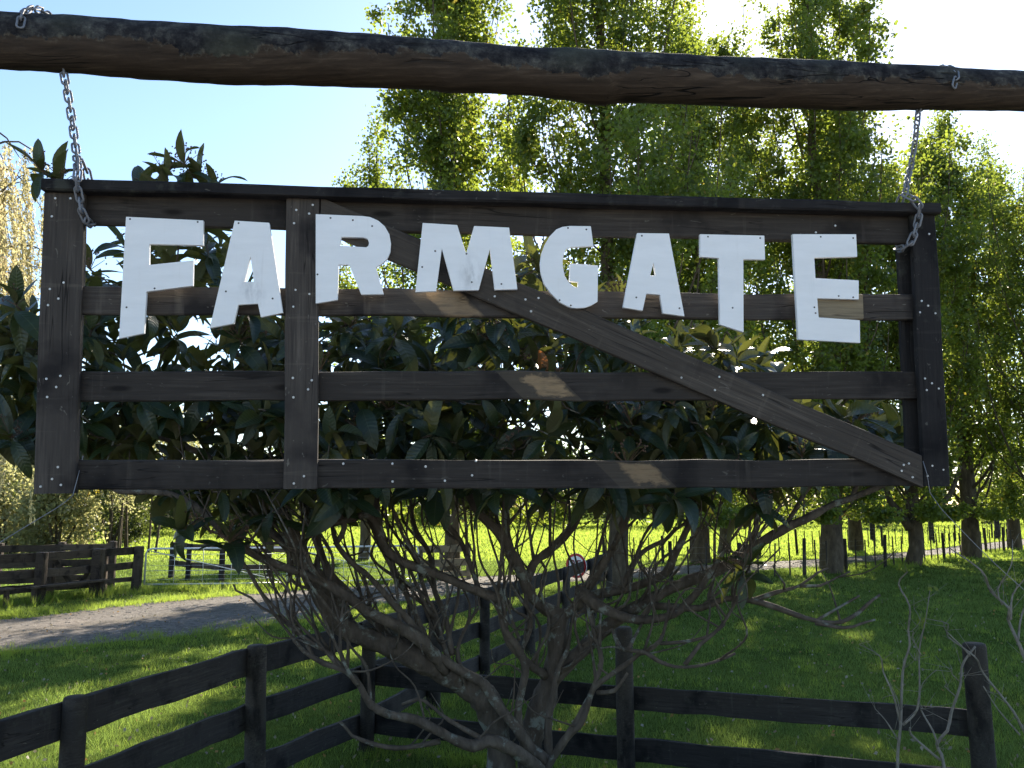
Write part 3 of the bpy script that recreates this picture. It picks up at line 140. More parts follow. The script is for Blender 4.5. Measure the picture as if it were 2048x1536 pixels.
class MB:
    def __init__(self): self.v = []; self.f = []
    def tube(self, P, rad, sides=8, cap=True, jit=0.0, rng=None):
        P = np.asarray(P, float)
        n = len(P)
        rad = np.broadcast_to(np.asarray(rad, float), (n,))
        T = np.gradient(P, axis=0)
        T /= np.linalg.norm(T, axis=1)[:, None] + 1e-12
        a = np.array([0, 0, 1.0]) if abs(T[0][2]) < 0.9 else np.array([1.0, 0, 0])
        u = np.cross(T[0], a); u /= np.linalg.norm(u)
        base = len(self.v)
        for i in range(n):
            u = u - T[i] * (u @ T[i]); u /= np.linalg.norm(u) + 1e-12
            w = np.cross(T[i], u)
            for k in range(sides):
                t = 2 * math.pi * k / sides
                r = rad[i]
                if jit: r *= 1 + jit * (rng.random() - .5)
                self.v.append(P[i] + r * (math.cos(t) * u + math.sin(t) * w))
        for i in range(n - 1):
            for k in range(sides):
                a0 = base + i * sides + k; a1 = base + i * sides + (k + 1) % sides
                self.f.append((a0, a1, a1 + sides, a0 + sides))
        if cap:
            self.f.append(tuple(base + k for k in range(sides))[::-1])
            self.f.append(tuple(base + (n - 1) * sides + k for k in range(sides)))
    def box(self, lo, hi):
        b = len(self.v)
        for z in (lo[2], hi[2]):
            for x, y in ((lo[0], lo[1]), (hi[0], lo[1]), (hi[0], hi[1]), (lo[0], hi[1])):
                self.v.append((x, y, z))
        for f in ((3, 2, 1, 0), (4, 5, 6, 7), (0, 1, 5, 4), (1, 2, 6, 5), (2, 3, 7, 6), (3, 0, 4, 7)):
            self.f.append(tuple(b + i for i in f))
    def mesh(self, name): return mesh(name, self.v, self.f)

def board_mesh(length, width, thick, seed=0, seg=None, ch=0.004, wob=0.0015, cut0=0.0, cut1=0.0):
    """A sawn board: length along X (0..length), width along Z (centred), thickness along Y (centred); arrises chamfered.
    cut0 / cut1 slope the ends (x shift per unit of z)."""
    rng = np.random.default_rng(seed)
    seg = seg or max(2, int(length / 0.22))
    hw, ht = width / 2, thick / 2
    ring = [(-ht + ch, -hw), (ht - ch, -hw), (ht, -hw + ch), (ht, hw - ch), (ht - ch, hw), (-ht + ch, hw), (-ht, hw - ch), (-ht, -hw + ch)]
    v, f = [], []
    for i in range(seg + 1):
        s = i / seg
        dz, dy = rng.normal(0, wob, 2)
        for (y, z) in ring:
            j = rng.normal(0, wob * .5, 2)
            x = s * length + (cut0 * (1 - s) + cut1 * s) * z
            v.append((x, y + dy + j[0], z + dz + j[1]))
    for i in range(seg):
        for k in range(8):
            a, b = i * 8 + k, i * 8 + (k + 1) % 8
            f.append((a, a + 8, b + 8, b))
    f.append(tuple(range(8)))
    f.append(tuple(seg * 8 + k for k in range(7, -1, -1)))
    return mesh("board", v, f)

def board_between(name, a, b, width, thick, mat, parent, seed=0, **kw):
    """Board from point a to b (centre line), its face upright."""
    a, b = Vector(a), Vector(b)
    d = b - a
    me = board_mesh(d.length, width, thick, seed, **kw)
    o = link(name, me, mat, parent)
    x = d.normalized()
    y = Vector((0, 0, 1)).cross(x).normalized()
    z = x.cross(y)
    M = Matrix((x, y, z)).transposed().to_4x4()
    M.translation = a
    o.matrix_basis = M
    return o

def post_mesh(h, r, seed=0, sides=14, square=False, taper=0.94, sink=0.3):
    rng = np.random.default_rng(seed)
    v, f = [], []
    zs = [-sink, 0, h * .33, h * .66, h - .03, h - .006, h]
    for i, z in enumerate(zs):
        s = max(0, z) / h
        rr = r * (1 - (1 - taper) * s) * (0.93 if i == 5 else (0.80 if i == 6 else 1))
        for k in range(sides):
            t = 2 * math.pi * k / sides
            q = rr * (1 + rng.normal(0, .018))
            if square:
                m = max(abs(math.cos(t)), abs(math.sin(t)))
                q = rr / m if m > .76 else rr / .76
            v.append((q * math.cos(t), q * math.sin(t), z))
    for i in range(len(zs) - 1):
        for k in range(sides):
            a, b = i * sides + k, i * sides + (k + 1) % sides
            f.append((a, b, b + sides, a + sides))
    f.append(tuple((len(zs) - 1) * sides + k for k in range(sides)))
    return mesh("post", v, f)

def gz(x, y):
    """Ground height: flat paddock, rising to a low bank under the camera."""
    t = np.clip((6.4 - np.asarray(y, float)) / 4.2, 0, 1)
    return 0.75 * t * t * (3 - 2 * t)

# ------------------------------------------------------------------ materials
class NT:
    def __init__(self, name):
        self.m = bpy.data.materials.new(name); self.m.use_nodes = True
        self.t = self.m.node_tree; self.t.nodes.clear()
        self.out = self.n("ShaderNodeOutputMaterial")
    def n(self, typ, **kw):
        x = self.t.nodes.new(typ)
        for k, v in kw.items(): setattr(x, k, v)
        return x
    def l(self, a, b): self.t.links.new(a, b)
    def put(self, sock, v):
        if hasattr(v, "is_output") or isinstance(v, bpy.types.NodeSocket): self.l(v, sock)
        else: sock.default_value = v
    def coord(self, kind="Object"): return self.n("ShaderNodeTexCoord").outputs[kind]
    def map(self, vec, scale=(1, 1, 1), loc=(0, 0, 0)):
        m = self.n("ShaderNodeMapping"); self.l(vec, m.inputs[0])
        m.inputs["Scale"].default_value = scale; self.put(m.inputs["Location"], loc)
        return m.outputs[0]
    def noise(self, vec, scale=5, detail=4, rough=.55, dist=0.0):
        x = self.n("ShaderNodeTexNoise"); self.l(vec, x.inputs["Vector"])
        x.inputs["Scale"].default_value = scale; x.inputs["Detail"].default_value = detail
        x.inputs["Roughness"].default_value = rough; x.inputs["Distortion"].default_value = dist
        return x.outputs[0]
    def vor(self, vec, scale=5, feature='F1', out=0):
        x = self.n("ShaderNodeTexVoronoi", feature=feature); self.l(vec, x.inputs["Vector"]); x.inputs["Scale"].default_value = scale
        return x.outputs[out]
    def ramp(self, fac, stops):
        r = self.n("ShaderNodeValToRGB"); self.l(fac, r.inputs[0])
        e = r.color_ramp.elements
        while len(e) < len(stops): e.new(0.5)
        for i, (p, c) in enumerate(stops):
            e[i].position = p; e[i].color = (c[0], c[1], c[2], 1) if isinstance(c, tuple) else (c, c, c, 1)
        return r.outputs[0]
    def mix(self, fac, a, b, mode='MIX'):
        x = self.n("ShaderNodeMix", data_type='RGBA', blend_type=mode)
        self.put(x.inputs[0], fac)
        for s, v in ((x.inputs[6], a), (x.inputs[7], b)):
            self.put(s, (*v, 1) if isinstance(v, tuple) and len(v) == 3 else v)
        return x.outputs[2]
    def math(self, op, a, b=None, c=None, clamp=False):
        x = self.n("ShaderNodeMath", operation=op, use_clamp=clamp)
        for i, v in enumerate((a, b, c)):
            if v is not None: self.put(x.inputs[i], v)
        return x.outputs[0]
    def attr(self, name, kind='GEOMETRY', out="Fac"):
        x = self.n("ShaderNodeAttribute", attribute_type=kind, attribute_name=name); return x.outputs[out]
    def rnd(self): return self.n("ShaderNodeObjectInfo").outputs["Random"]
    def sep(self, vec):
        x = self.n("ShaderNodeSeparateXYZ"); self.l(vec, x.inputs[0]); return x.outputs
    def bump(self, h, strength=.3, dist=.01):
        b = self.n("ShaderNodeBump"); self.l(h, b.inputs["Height"])
        b.inputs["Strength"].default_value = strength; b.inputs["Distance"].default_value = dist
        return b.outputs[0]
    def bsdf(self, col, rough=.7, nor=None, metal=0.0, spec=.4):
        p = self.n("ShaderNodeBsdfPrincipled")
        self.put(p.inputs["Base Color"], (*col, 1) if isinstance(col, tuple) and len(col) == 3 else col)
        self.put(p.inputs["Roughness"], rough); self.put(p.inputs["Metallic"], metal)
        p.inputs["Specular IOR Level"].default_value = spec
        if nor is not None: self.l(nor, p.inputs["Normal"])
        return p.outputs[0]
    def done(self, sh): self.l(sh, self.out.inputs[0]); return self.m

def wood_mat(name, dark, mid, pale, grain_scale=1.0, ghost=False, moss=0.0, bump=.5):
    n = NT(name)
    co = n.coord()
    r = n.rnd()
    sh = n.n("ShaderNodeCombineXYZ"); n.l(n.math('MULTIPLY', r, 37.0), sh.inputs[0]); n.l(n.math('MULTIPLY', r, 11.0), sh.inputs[2])
    mp = n.n("ShaderNodeMapping"); n.l(co, mp.inputs[0]); n.l(sh.outputs[0], mp.inputs["Location"]); v0 = mp.outputs[0]
    grain = n.noise(n.map(v0, (2.2 * grain_scale, 40 * grain_scale, 55 * grain_scale)), 1.6, 6, .65, .3)
    blot = n.noise(n.map(v0, (2.0, 5, 5)), 1.3, 5, .6, .2)
    fine = n.noise(n.map(v0, (30, 140, 160)), 1.0, 3, .6)
    col = n.ramp(grain, [(.30, dark), (.55, mid), (.82, pale)])
    col = n.mix(n.ramp(blot, [(.38, .0), (.62, .85)]), col, n.mix(.5, dark, mid), 'MIX')
    stain = n.noise(n.map(v0, (3.5, 8, 3.0)), 1.1, 4, .55)
    col = n.mix(n.ramp(stain, [(.52, 0.0), (.66, .85)]), col, (dark[0] * .38, dark[1] * .38, dark[2] * .45))
    streak = n.noise(n.map(v0, (26, 5, 2.2)), 1.0, 4, .6)
    col = n.mix(n.ramp(streak, [(.60, 0.0), (.74, .4)]), col, pale)
    if moss:
        ms = n.noise(v0, 9, 6, .7)
        col = n.mix(n.ramp(ms, [(.58, 0.0), (.68, moss)]), col, (.12, .13, .10))
    scr = n.noise(n.map(v0, (9, 60, 20)), 3.0, 2, .5, 1.2)
    col = n.mix(n.ramp(scr, [(.70, 0.0), (.74, .5)]), col, (.16, .15, .13))
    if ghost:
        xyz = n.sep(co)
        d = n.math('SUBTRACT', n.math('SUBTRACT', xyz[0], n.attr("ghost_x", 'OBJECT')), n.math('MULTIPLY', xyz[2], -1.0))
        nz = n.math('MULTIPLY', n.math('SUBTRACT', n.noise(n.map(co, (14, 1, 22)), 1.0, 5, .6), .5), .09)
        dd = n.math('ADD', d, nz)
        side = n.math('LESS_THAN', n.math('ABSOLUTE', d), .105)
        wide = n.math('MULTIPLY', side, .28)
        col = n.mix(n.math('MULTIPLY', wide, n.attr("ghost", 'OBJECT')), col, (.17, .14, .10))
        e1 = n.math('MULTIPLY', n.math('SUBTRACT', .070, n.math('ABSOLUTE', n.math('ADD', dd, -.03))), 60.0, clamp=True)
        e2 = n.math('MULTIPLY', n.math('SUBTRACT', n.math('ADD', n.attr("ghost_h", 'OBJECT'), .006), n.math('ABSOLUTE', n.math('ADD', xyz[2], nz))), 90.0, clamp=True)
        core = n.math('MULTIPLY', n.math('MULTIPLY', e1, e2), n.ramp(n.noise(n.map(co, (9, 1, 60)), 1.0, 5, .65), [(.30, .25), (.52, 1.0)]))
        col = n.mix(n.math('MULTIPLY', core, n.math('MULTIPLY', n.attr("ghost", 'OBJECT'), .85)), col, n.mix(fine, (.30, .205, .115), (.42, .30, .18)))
    tone = n.math('ADD', .72, n.math('MULTIPLY', r, .62))
    tc_ = n.n("ShaderNodeCombineXYZ")
    for i_, k_ in enumerate((1.0, .98, .95)): n.l(n.math('MULTIPLY', tone, k_), tc_.inputs[i_])
    col = n.mix(1.0, col, tc_.outputs[0], 'MULTIPLY')
    crack = n.noise(n.map(v0, (1.1, 30, 26)), 1.0, 2, .5, .4)
    ck = n.ramp(crack, [(.488, 0.0), (.498, 1.0), (.502, 1.0), (.512, 0.0)])
    ck = n.math('MULTIPLY', ck, n.ramp(n.noise(n.map(v0, (2.5, 9, 9)), 1.0, 2, .5), [(.52, 0.0), (.60, .8)]))
    col = n.mix(ck, col, (.006, .005, .005))
    kn = n.vor(n.map(v0, (2.6, 6, 9)), 1.0)
    col = n.mix(n.ramp(kn, [(.06, .9), (.13, 0.0)]), col, (.010, .008, .007))
    h = n.math('SUBTRACT', n.math('ADD', grain, n.math('MULTIPLY', fine, .4)), n.math('MULTIPLY', ck, .9))
    return n.done(n.bsdf(col, .86, n.bump(h, bump, .006), spec=.22))

M = {}
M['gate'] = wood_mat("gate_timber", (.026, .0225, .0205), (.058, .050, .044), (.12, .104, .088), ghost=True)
M['brace'] = wood_mat("brace_timber", (.032, .027, .023), (.066, .056, .047), (.13, .11, .09))
M['dark_stile'] = wood_mat("dark_stile_timber", (.014, .013, .014), (.028, .026, .026), (.07, .063, .056), moss=.25)
M['fence'] = wood_mat("fence_timber", (.022, .020, .021), (.045, .040, .038), (.085, .078, .070), moss=.2)
M['yard'] = wood_mat("yard_timber", (.045, .034, .028), (.10, .075, .058), (.20, .15, .115))
M['post'] = wood_mat("post_timber", (.025, .022, .020), (.055, .047, .040), (.11, .095, .080), moss=.25)
M['pale'] = wood_mat("pale_rail_timber", (.14, .115, .08), (.22, .18, .12), (.30, .25, .17))

def log_mat():
    n = NT("log_bark")
    co = n.coord()
    z = n.sep(n.attr("around", out="Vector"))[0]
    rag = n.noise(n.map(co, (7, 5, 5)), 1.0, 7, .68)
    big = n.noise(n.map(co, (1.3, 1, 1)), 1.0, 3, .5)
    hgt = n.math('ADD', z, n.math('ADD', n.math('MULTIPLY', n.math('SUBTRACT', rag, .5), 1.7), n.math('MULTIPLY', n.math('SUBTRACT', big, .5), 1.5)))
    grain = n.noise(n.map(co, (3, 45, 45)), 1.2, 6, .65, .4)
    brown = n.ramp(grain, [(.3, (.028, .021, .016)), (.55, (.055, .040, .029)), (.80, (.11, .082, .058))])
    crust = n.noise(co, 16, 8, .75)
    black = n.ramp(crust, [(.36, (.006, .006, .008)), (.50, (.026, .025, .026)), (.62, (.070, .068, .060)), (.74, (.17, .165, .145))])
    green = n.noise(n.map(co, (2.5, 2, 2)), 1.0, 4, .6)
    black = n.mix(n.ramp(green, [(.52, 0.0), (.68, .7)]), black, (.045, .048, .034))
    edge = n.math('SUBTRACT', 1.0, n.math('MULTIPLY', n.math('ABSOLUTE', n.math('ADD', hgt, .22)), 7.0), clamp=True)
    col = n.mix(n.ramp(hgt, [(.34, 0.0), (.40, 1.0)]), brown, black)
    fac = n.math('GREATER_THAN', hgt, -.22)
    col = n.mix(fac, brown, black)
    lich = n.math('MULTIPLY', edge, n.ramp(n.noise(co, 34, 5, .7), [(.52, 0.0), (.62, .55)]))
    col = n.mix(lich, col, (.14, .125, .095))
    ckn = n.noise(n.map(co, (.9, 22, 22)), 1.0, 2, .5, .5)
    ck = n.math('MULTIPLY', n.ramp(ckn, [(.485, 0.0), (.497, 1.0), (.503, 1.0), (.515, 0.0)]), n.ramp(n.noise(n.map(co, (1.6, 4, 4)), 1.0, 2, .5), [(.48, 0.0), (.56, 1.0)]))
    col = n.mix(ck, col, (.004, .004, .004))
    kn = n.vor(n.map(co, (2.2, 4, 4)), 1.0)
    col = n.mix(n.ramp(kn, [(.07, .8), (.16, 0.0)]), col, (.012, .009, .008))
    ht = n.math('SUBTRACT', n.math('ADD', n.math('MULTIPLY', crust, .8), n.math('MULTIPLY', grain, .6)), n.math('MULTIPLY', ck, 1.0))
    return n.done(n.bsdf(col, .92, n.bump(ht, .7, .01), spec=.2))
M['log'] = log_mat()

def paint_mat():
    n = NT("white_paint")
    co = n.coord()
    nz = n.noise(co, 7, 4, .6)
    base = n.mix(n.ramp(n.noise(n.map(co, (3, 1, 14)), 1.5, 5, .65), [(.3, 0.0), (.7, 1.0)]), (.80, .80, .79), (.88, .88, .875))
    x, y, z = n.sep(co)
    dx = n.math('DIVIDE', n.math('SUBTRACT', x, n.attr("smudge_x", 'OBJECT')), .055)
    dz = n.math('DIVIDE', n.math('SUBTRACT', z, n.attr("smudge_z", 'OBJECT')), .085)
    d = n.math('SQRT', n.math('ADD', n.math('MULTIPLY', dx, dx), n.math('MULTIPLY', dz, dz)))
    blob = n.math('SUBTRACT', 1.0, d, clamp=True)
    sm = n.ramp(n.noise(n.map(co, (30, 1, 12)), 1.0, 5, .65), [(.40, 0.0), (.66, 1.0)])
    fac = n.math('MULTIPLY', n.math('MULTIPLY', blob, sm), n.math('MULTIPLY', n.attr("smudge", 'OBJECT'), .75))
    col = n.mix(fac, base, (.30, .30, .31))
    dirt = n.ramp(n.noise(n.map(co, (5, 1, 3)), 1.0, 6, .7), [(.62, 0.0), (.82, .10)])
    col = n.mix(dirt, col, (.55, .52, .46))
    run = n.ramp(n.noise(n.map(co, (55, 1, 2.5)), 1.0, 4, .6), [(.58, 0.0), (.76, .30)])
    run = n.math('MULTIPLY', run, n.ramp(n.noise(co, 6, 3, .5), [(.45, 0.0), (.65, 1.0)]))
    col = n.mix(run, col, (.50, .47, .42))
    chip = n.ramp(n.noise(co, 60, 5, .7), [(.71, 0.0), (.735, .7)])
    col = n.mix(chip, col, (.42, .37, .30))
    brush = n.noise(n.map(co, (4, 1, 90)), 1.0, 3, .5)
    return n.done(n.bsdf(col, .55, n.bump(brush, .12, .002), spec=.35))
M['paint'] = paint_mat()

def flat(name, col, rough=.6, metal=0.0, spec=.4, nscale=30, var=.25, bump=.2):
    n = NT(name)
    nz = n.noise(n.coord(), nscale, 4, .6)
    c = n.mix(nz, tuple(v * (1 - var) for v in col), tuple(min(1, v * (1 + var)) for v in col))
    return n.done(n.bsdf(c, rough, n.bump(nz, bump, .002), metal, spec))
M['galv'] = flat("galvanised_steel", (.20, .205, .22), .6, .5, nscale=60)
M['pipe'] = flat("galvanised_pipe", (.62, .63, .65), .4, .3)
M['nail'] = flat("nail_head", (.55, .55, .54), .45, .3)
M['screw'] = flat("screw_recess", (.05, .045, .04), .7)
M['wire'] = flat("fence_wire", (.24, .24, .25), .55, .6)
M['red'] = flat("sign_red", (.50, .03, .03), .4)
M['signwhite'] = flat("sign_white", (.75, .75, .76), .4)
M['digit'] = flat("sign_digit", (.16, .02, .03), .5)

def bark_mat(name, a, b, c, lichen=.0, scale=1.0):
    n = NT(name)
    co = n.coord()
    w = n.noise(n.map(co, (6 * scale, 6 * scale, 2.4 * scale)), 2.0, 7, .65, .3)
    v = n.vor(n.map(co, (16 * scale, 16 * scale, 6 * scale)), 1.5)
    col = n.ramp(w, [(.30, a), (.55, b), (.80, c)])
    if lichen:
        li = n.noise(co, 7, 7, .7)
        col = n.mix(n.ramp(li, [(.56, 0.0), (.63, lichen)]), col, (.23, .25, .22))
    return n.done(n.bsdf(col, .9, n.bump(n.math('ADD', w, n.math('MULTIPLY', v, .6)), .9, .02), spec=.2))
M['bark'] = bark_mat("loquat_bark", (.055, .044, .036), (.11, .089, .071), (.19, .16, .13), .8)
M['twig'] = bark_mat("dry_twig_bark", (.16, .14, .12), (.27, .24, .20), (.40, .36, .31), .3, 2)
M['poplar_bark'] = bark_mat("poplar_bark", (.045, .034, .024), (.10, .076, .052), (.19, .155, .115), .0, .5)

def leaf_mat(name, dark, lightc, odd, trans, tfac=.45, rough=.5, spec=.35, odd_at=.9):
    """dark..light follow the leaf's own tint, odd = turning leaves."""
    n = NT(name)
    t = n.attr("tint")
    col = n.ramp(t, [(0.0, dark), (odd_at - .05, lightc), (odd_at + .02, odd)])
    tc = n.ramp(t, [(0.0, trans), (odd_at - .05, tuple(min(1, v * 1.25) for v in trans)), (odd_at + .02, tuple(min(1, v * 1.6) for v in odd))])
    b = n.bsdf(col, rough, None, spec=spec)
    tr = n.n("ShaderNodeBsdfTranslucent"); n.l(tc, tr.inputs[0])
    mx = n.n("ShaderNodeMixShader"); mx.inputs[0].default_value = tfac
    n.l(b, mx.inputs[1]); n.l(tr.outputs[0], mx.inputs[2])
    return n.done(mx.outputs[0])
M['poplar_leaf'] = leaf_mat("poplar_leaf", (.022, .045, .014), (.075, .105, .022), (.26, .21, .03), (.29, .36, .04), .46, .45, .4, .93)
M['willow_leaf'] = leaf_mat("willow_leaf", (.17, .17, .08), (.30, .28, .16), (.38, .29, .17), (.55, .50, .26), .5, .5, .3, .85)
M['olive_leaf'] = leaf_mat("olive_shrub_leaf", (.07, .085, .035), (.20, .20, .10), (.30, .28, .17), (.42, .41, .17), .5, .5, .5, .85)
M['yellow_leaf'] = leaf_mat("yellow_shrub_leaf", (.30, .22, .02), (.45, .33, .03), (.5, .36, .04), (.50, .38, .03), .4, .5, .3, .9)
M['orange_leaf'] = leaf_mat("orange_shrub_leaf", (.35, .15, .02), (.45, .22, .03), (.5, .26, .04), (.50, .26, .03), .4, .5, .3, .9)
M['wood_leaf'] = leaf_mat("distant_leaf", (.030, .045, .018), (.075, .085, .03), (.16, .13, .04), (.12, .15, .03), .35, .6, .3, .9)
M['blade'] = leaf_mat("grass_blade", (.024, .058, .020), (.10, .155, .040), (.26, .22, .09), (.27, .38, .07), .46, .55, .3, .93)
M['field_blade'] = leaf_mat("field_grass_blade", (.05, .10, .012), (.11, .17, .018), (.22, .19, .06), (.38, .49, .07), .50, .5, .3, .95)
M['litter'] = leaf_mat("fallen_leaf", (.16, .13, .08), (.35, .32, .26), (.30, .18, .06), (.20, .16, .08), .2, .7, .2, .8)

def loquat_mat(name, top_a, top_b, under, trans, tf):
    n = NT(name)
    uv = n.n("ShaderNodeUVMap"); uv.uv_map = "UVMap"
    x, y, z = n.sep(uv.outputs[0])
    r = n.math('ADD', n.rnd(), n.attr("tint"))
    side = n.math('ABSOLUTE', n.math('SUBTRACT', y, .5))
    rib = n.math('SINE', n.math('MULTIPLY', n.math('SUBTRACT', x, n.math('MULTIPLY', side, .22)), 70.0))
    mid = n.math('LESS_THAN', side, .022)
    fr = n.math('FRACT', n.math('MULTIPLY', r, 1.7))
    top = n.mix(fr, top_a, top_b)
    odd = n.math('FRACT', n.math('MULTIPLY', r, 7.31))
    top = n.mix(n.ramp(odd, [(.84, 0.0), (.97, .8)]), top, (.085, .085, .022))
    top = n.mix(n.ramp(n.noise(n.coord(), 9, 4, .6), [(.62, 0.0), (.72, .35)]), top, (.07, .05, .02))
    top = n.mix(n.math('MULTIPLY', mid, .6), top, (.10, .12, .05))
    gi = n.n("ShaderNodeNewGeometry")
    col = n.mix(gi.outputs["Backfacing"], top, under)
    hh = n.math('ADD', n.math('MULTIPLY', rib, .5), n.math('MULTIPLY', mid, -.8))
    b = n.bsdf(col, n.mix(gi.outputs["Backfacing"], (.36, .36, .36), (.75, .75, .75)), n.bump(hh, .30, .004), spec=.5)
    tr = n.n("ShaderNodeBsdfTranslucent"); tr.inputs[0].default_value = (*trans, 1)
    mx = n.n("ShaderNodeMixShader"); mx.inputs[0].default_value = tf
    n.l(b, mx.inputs[1]); n.l(tr.outputs[0], mx.inputs[2])
    return n.done(mx.outputs[0])
M['loquat'] = loquat_mat("loquat_leaf", (.010, .024, .014), (.024, .047, .020), (.085, .085, .036), (.17, .18, .03), .26)
M['dead'] = loquat_mat("withered_loquat_leaf", (.34, .10, .03), (.40, .13, .03), (.30, .10, .03), (.45, .15, .03), .3)
M['berry'] = flat("loquat_bud", (.13, .08, .05), .8)
M['berry2'] = flat("reddish_bud", (.14, .05, .05), .8)

def ground_mat():
    n = NT("pasture")
    co = n.coord()
    a = n.noise(co, .35, 5, .6); b = n.noise(co, 5, 6, .7); c = n.noise(co, 40, 3, .6)
    m = n.math('ADD', n.math('MULTIPLY', a, .5), n.math('ADD', n.math('MULTIPLY', b, .3), n.math('MULTIPLY', c, .2)))
    col = n.ramp(m, [(.30, (.022, .036, .011)), (.46, (.058, .088, .018)), (.60, (.095, .125, .026)), (.80, (.15, .13, .05))])
    yy = n.math('ADD', n.sep(co)[1], n.math('MULTIPLY', n.math('SUBTRACT', n.noise(co, 1.2, 5, .6), .5), 2.5))
    col = n.mix(n.ramp(n.math('MULTIPLY', yy, .1), [(.30, 1.0), (.44, 0.0)]), col, n.mix(c, (.20, .18, .16), (.34, .31, .28)))  # unseen grey ground near the camera, added so less green bounces onto the letters
    return n.done(n.bsdf(col, .9, n.bump(n.math('ADD', b, c), .6, .05), spec=.0))
M['ground'] = ground_mat()

def drive_mat():
    n = NT("gravel")
    co = n.coord()
    a = n.noise(co, .5, 5, .6); st = n.vor(co, 55); st2 = n.vor(co, 22); f = n.noise(co, 80, 4, .6)
    col = n.ramp(a, [(.32, (.075, .067, .060)), (.55, (.13, .11, .092)), (.75, (.21, .17, .135))])
    col = n.mix(.35, col, n.ramp(st, [(.1, (.10, .10, .10)), (.5, (.24, .22, .20))]))
    col = n.mix(n.ramp(n.noise(co, 3, 6, .7), [(.56, 0.0), (.70, .5)]), col, (.10, .085, .065))
    pat = n.noise(co, 6, 6, .7)
    col = n.mix(n.ramp(pat, [(.42, .7), (.52, 0.0)]), col, (.055, .048, .042))
    col = n.mix(n.ramp(n.noise(co, 14, 4, .7), [(.56, 0.0), (.64, .55)]), col, (.30, .27, .235))
    t = n.attr("across")
    tw = n.math('ADD', t, n.math('MULTIPLY', n.math('SUBTRACT', n.noise(co, .9, 4, .6), .5), .22))
    lane = n.ramp(tw, [(.0, .75), (.13, .25), (.24, 0.0), (.36, .0), (.50, .55), (.62, 0.0), (.76, 0.0), (.87, .25), (1.0, .75)])
    col = n.mix(lane, col, n.mix(f, (.060, .050, .038), (.15, .125, .09)))
    col = n.mix(n.ramp(n.vor(co, 9), [(.05, .5), (.16, 0.0)]), col, (.36, .33, .30))
    h = n.math('ADD', n.math('MULTIPLY', st, .6), n.math('ADD', n.math('MULTIPLY', st2, .5), f))
    return n.done(n.bsdf(col, .9, n.bump(h, .8, .03), spec=.2))
M['drive'] = drive_mat()

# ------------------------------------------------------------------ the ground and the gravel drive
xs = np.unique(np.concatenate([np.linspace(-700, -60, 14), np.linspace(-60, 80, 141), np.linspace(80, 700, 14)]))
ys = np.unique(np.concatenate([np.linspace(-60, -8, 10), np.linspace(-8, 8, 65), np.linspace(8, 80, 73), np.linspace(80, 900, 24)]))
gx, gy = np.meshgrid(xs, ys)
V = np.stack([gx, gy, gz(gx, gy)], -1).reshape(-1, 3)
nx = len(xs)
F_ = [(j * nx + i, j * nx + i + 1, (j + 1) * nx + i + 1, (j + 1) * nx + i) for j in range(len(ys) - 1) for i in range(nx - 1)]
tag(link("ground", mesh("ground", V, F_), M['ground'], smooth=True), "green pasture around and beyond the sign", kind="structure")

near_e = [(-16, 6.9), (-11, 11.2), (-7.98, 13.83), (-5.68, 16.1), (-4.3, 17.98), (-2.67, 20.97), (-1.2, 23.4), (1, 25.8), (6.2, 29.4), (12, 33.6), (20, 40.5), (31, 51.0), (60, 80)]
far_e = [(-19, 9.9), (-13.5, 14.5), (-10.34, 17.83), (-8.6, 20.6), (-7.3, 22.4), (-5.4, 24.0), (-2.7, 26.8), (.5, 29.4), (5.1, 32.4), (12, 36.7), (17, 40.6), (29, 53.2), (56, 82)]
rg = np.random.default_rng(3)
ne = catmull([(*p, 0) for p in near_e], .25); fe_ = catmull([(*p, 0) for p in far_e], .25)
nn = 420
def resample(P, n):
    d = np.concatenate([[0], np.cumsum(np.linalg.norm(np.diff(P, axis=0), axis=1))])
    s = np.linspace(0, d[-1], n)
    return np.stack([np.interp(s, d, P[:, k]) for k in range(P.shape[1])], 1)
ne, fe_ = resample(ne, nn), resample(fe_, nn)
dn = fe_ - ne; dn /= np.linalg.norm(dn, axis=1)[:, None]
def wob(n, sc_): 
    w = np.convolve(rg.normal(0, 1, n + 10), np.ones(5) / 5, 'same')[5:-5]; return (w * sc_)[:, None]
ne2 = ne + dn * wob(nn, .30); fe2 = fe_ + dn * wob(nn, .30)
ROWS = 13
V, F_ = [], []
for i in range(nn):
    for k in range(ROWS):
        t = k / (ROWS - 1)
        p = ne2[i] * (1 - t) + fe2[i] * t
        V.append((p[0], p[1], float(gz(p[0], p[1])) + .004 + .03 * math.sin(math.pi * t)))
for i in range(nn - 1):
    for k in range(ROWS - 1):
        a = i * ROWS + k
        F_.append((a, a + ROWS, a + ROWS + 1, a + 1)[::-1])
dme = mesh("driveway", V, F_)
ac = dme.attributes.new("across", 'FLOAT', 'POINT'); ac.data.foreach_set("value", np.tile(np.linspace(0, 1, ROWS), nn).astype(np.float32))
tag(link("driveway", dme, M['drive'], smooth=True), "grey gravel driveway curving away past the poplars", kind="structure")

poly = np.concatenate([ne[:, :2], fe_[::-1, :2]])
def in_drive(x, y):
    inside = np.zeros(len(x), bool)
    px, py = poly[::4, 0], poly[::4, 1]
    j = len(px) - 1
    for i in range(len(px)):
        c = ((py[i] > y) != (py[j] > y)) & (x < (px[j] - px[i]) * (y - py[i]) / (py[j] - py[i] + 1e-12) + px[i])
        inside ^= c
        j = i
    return inside

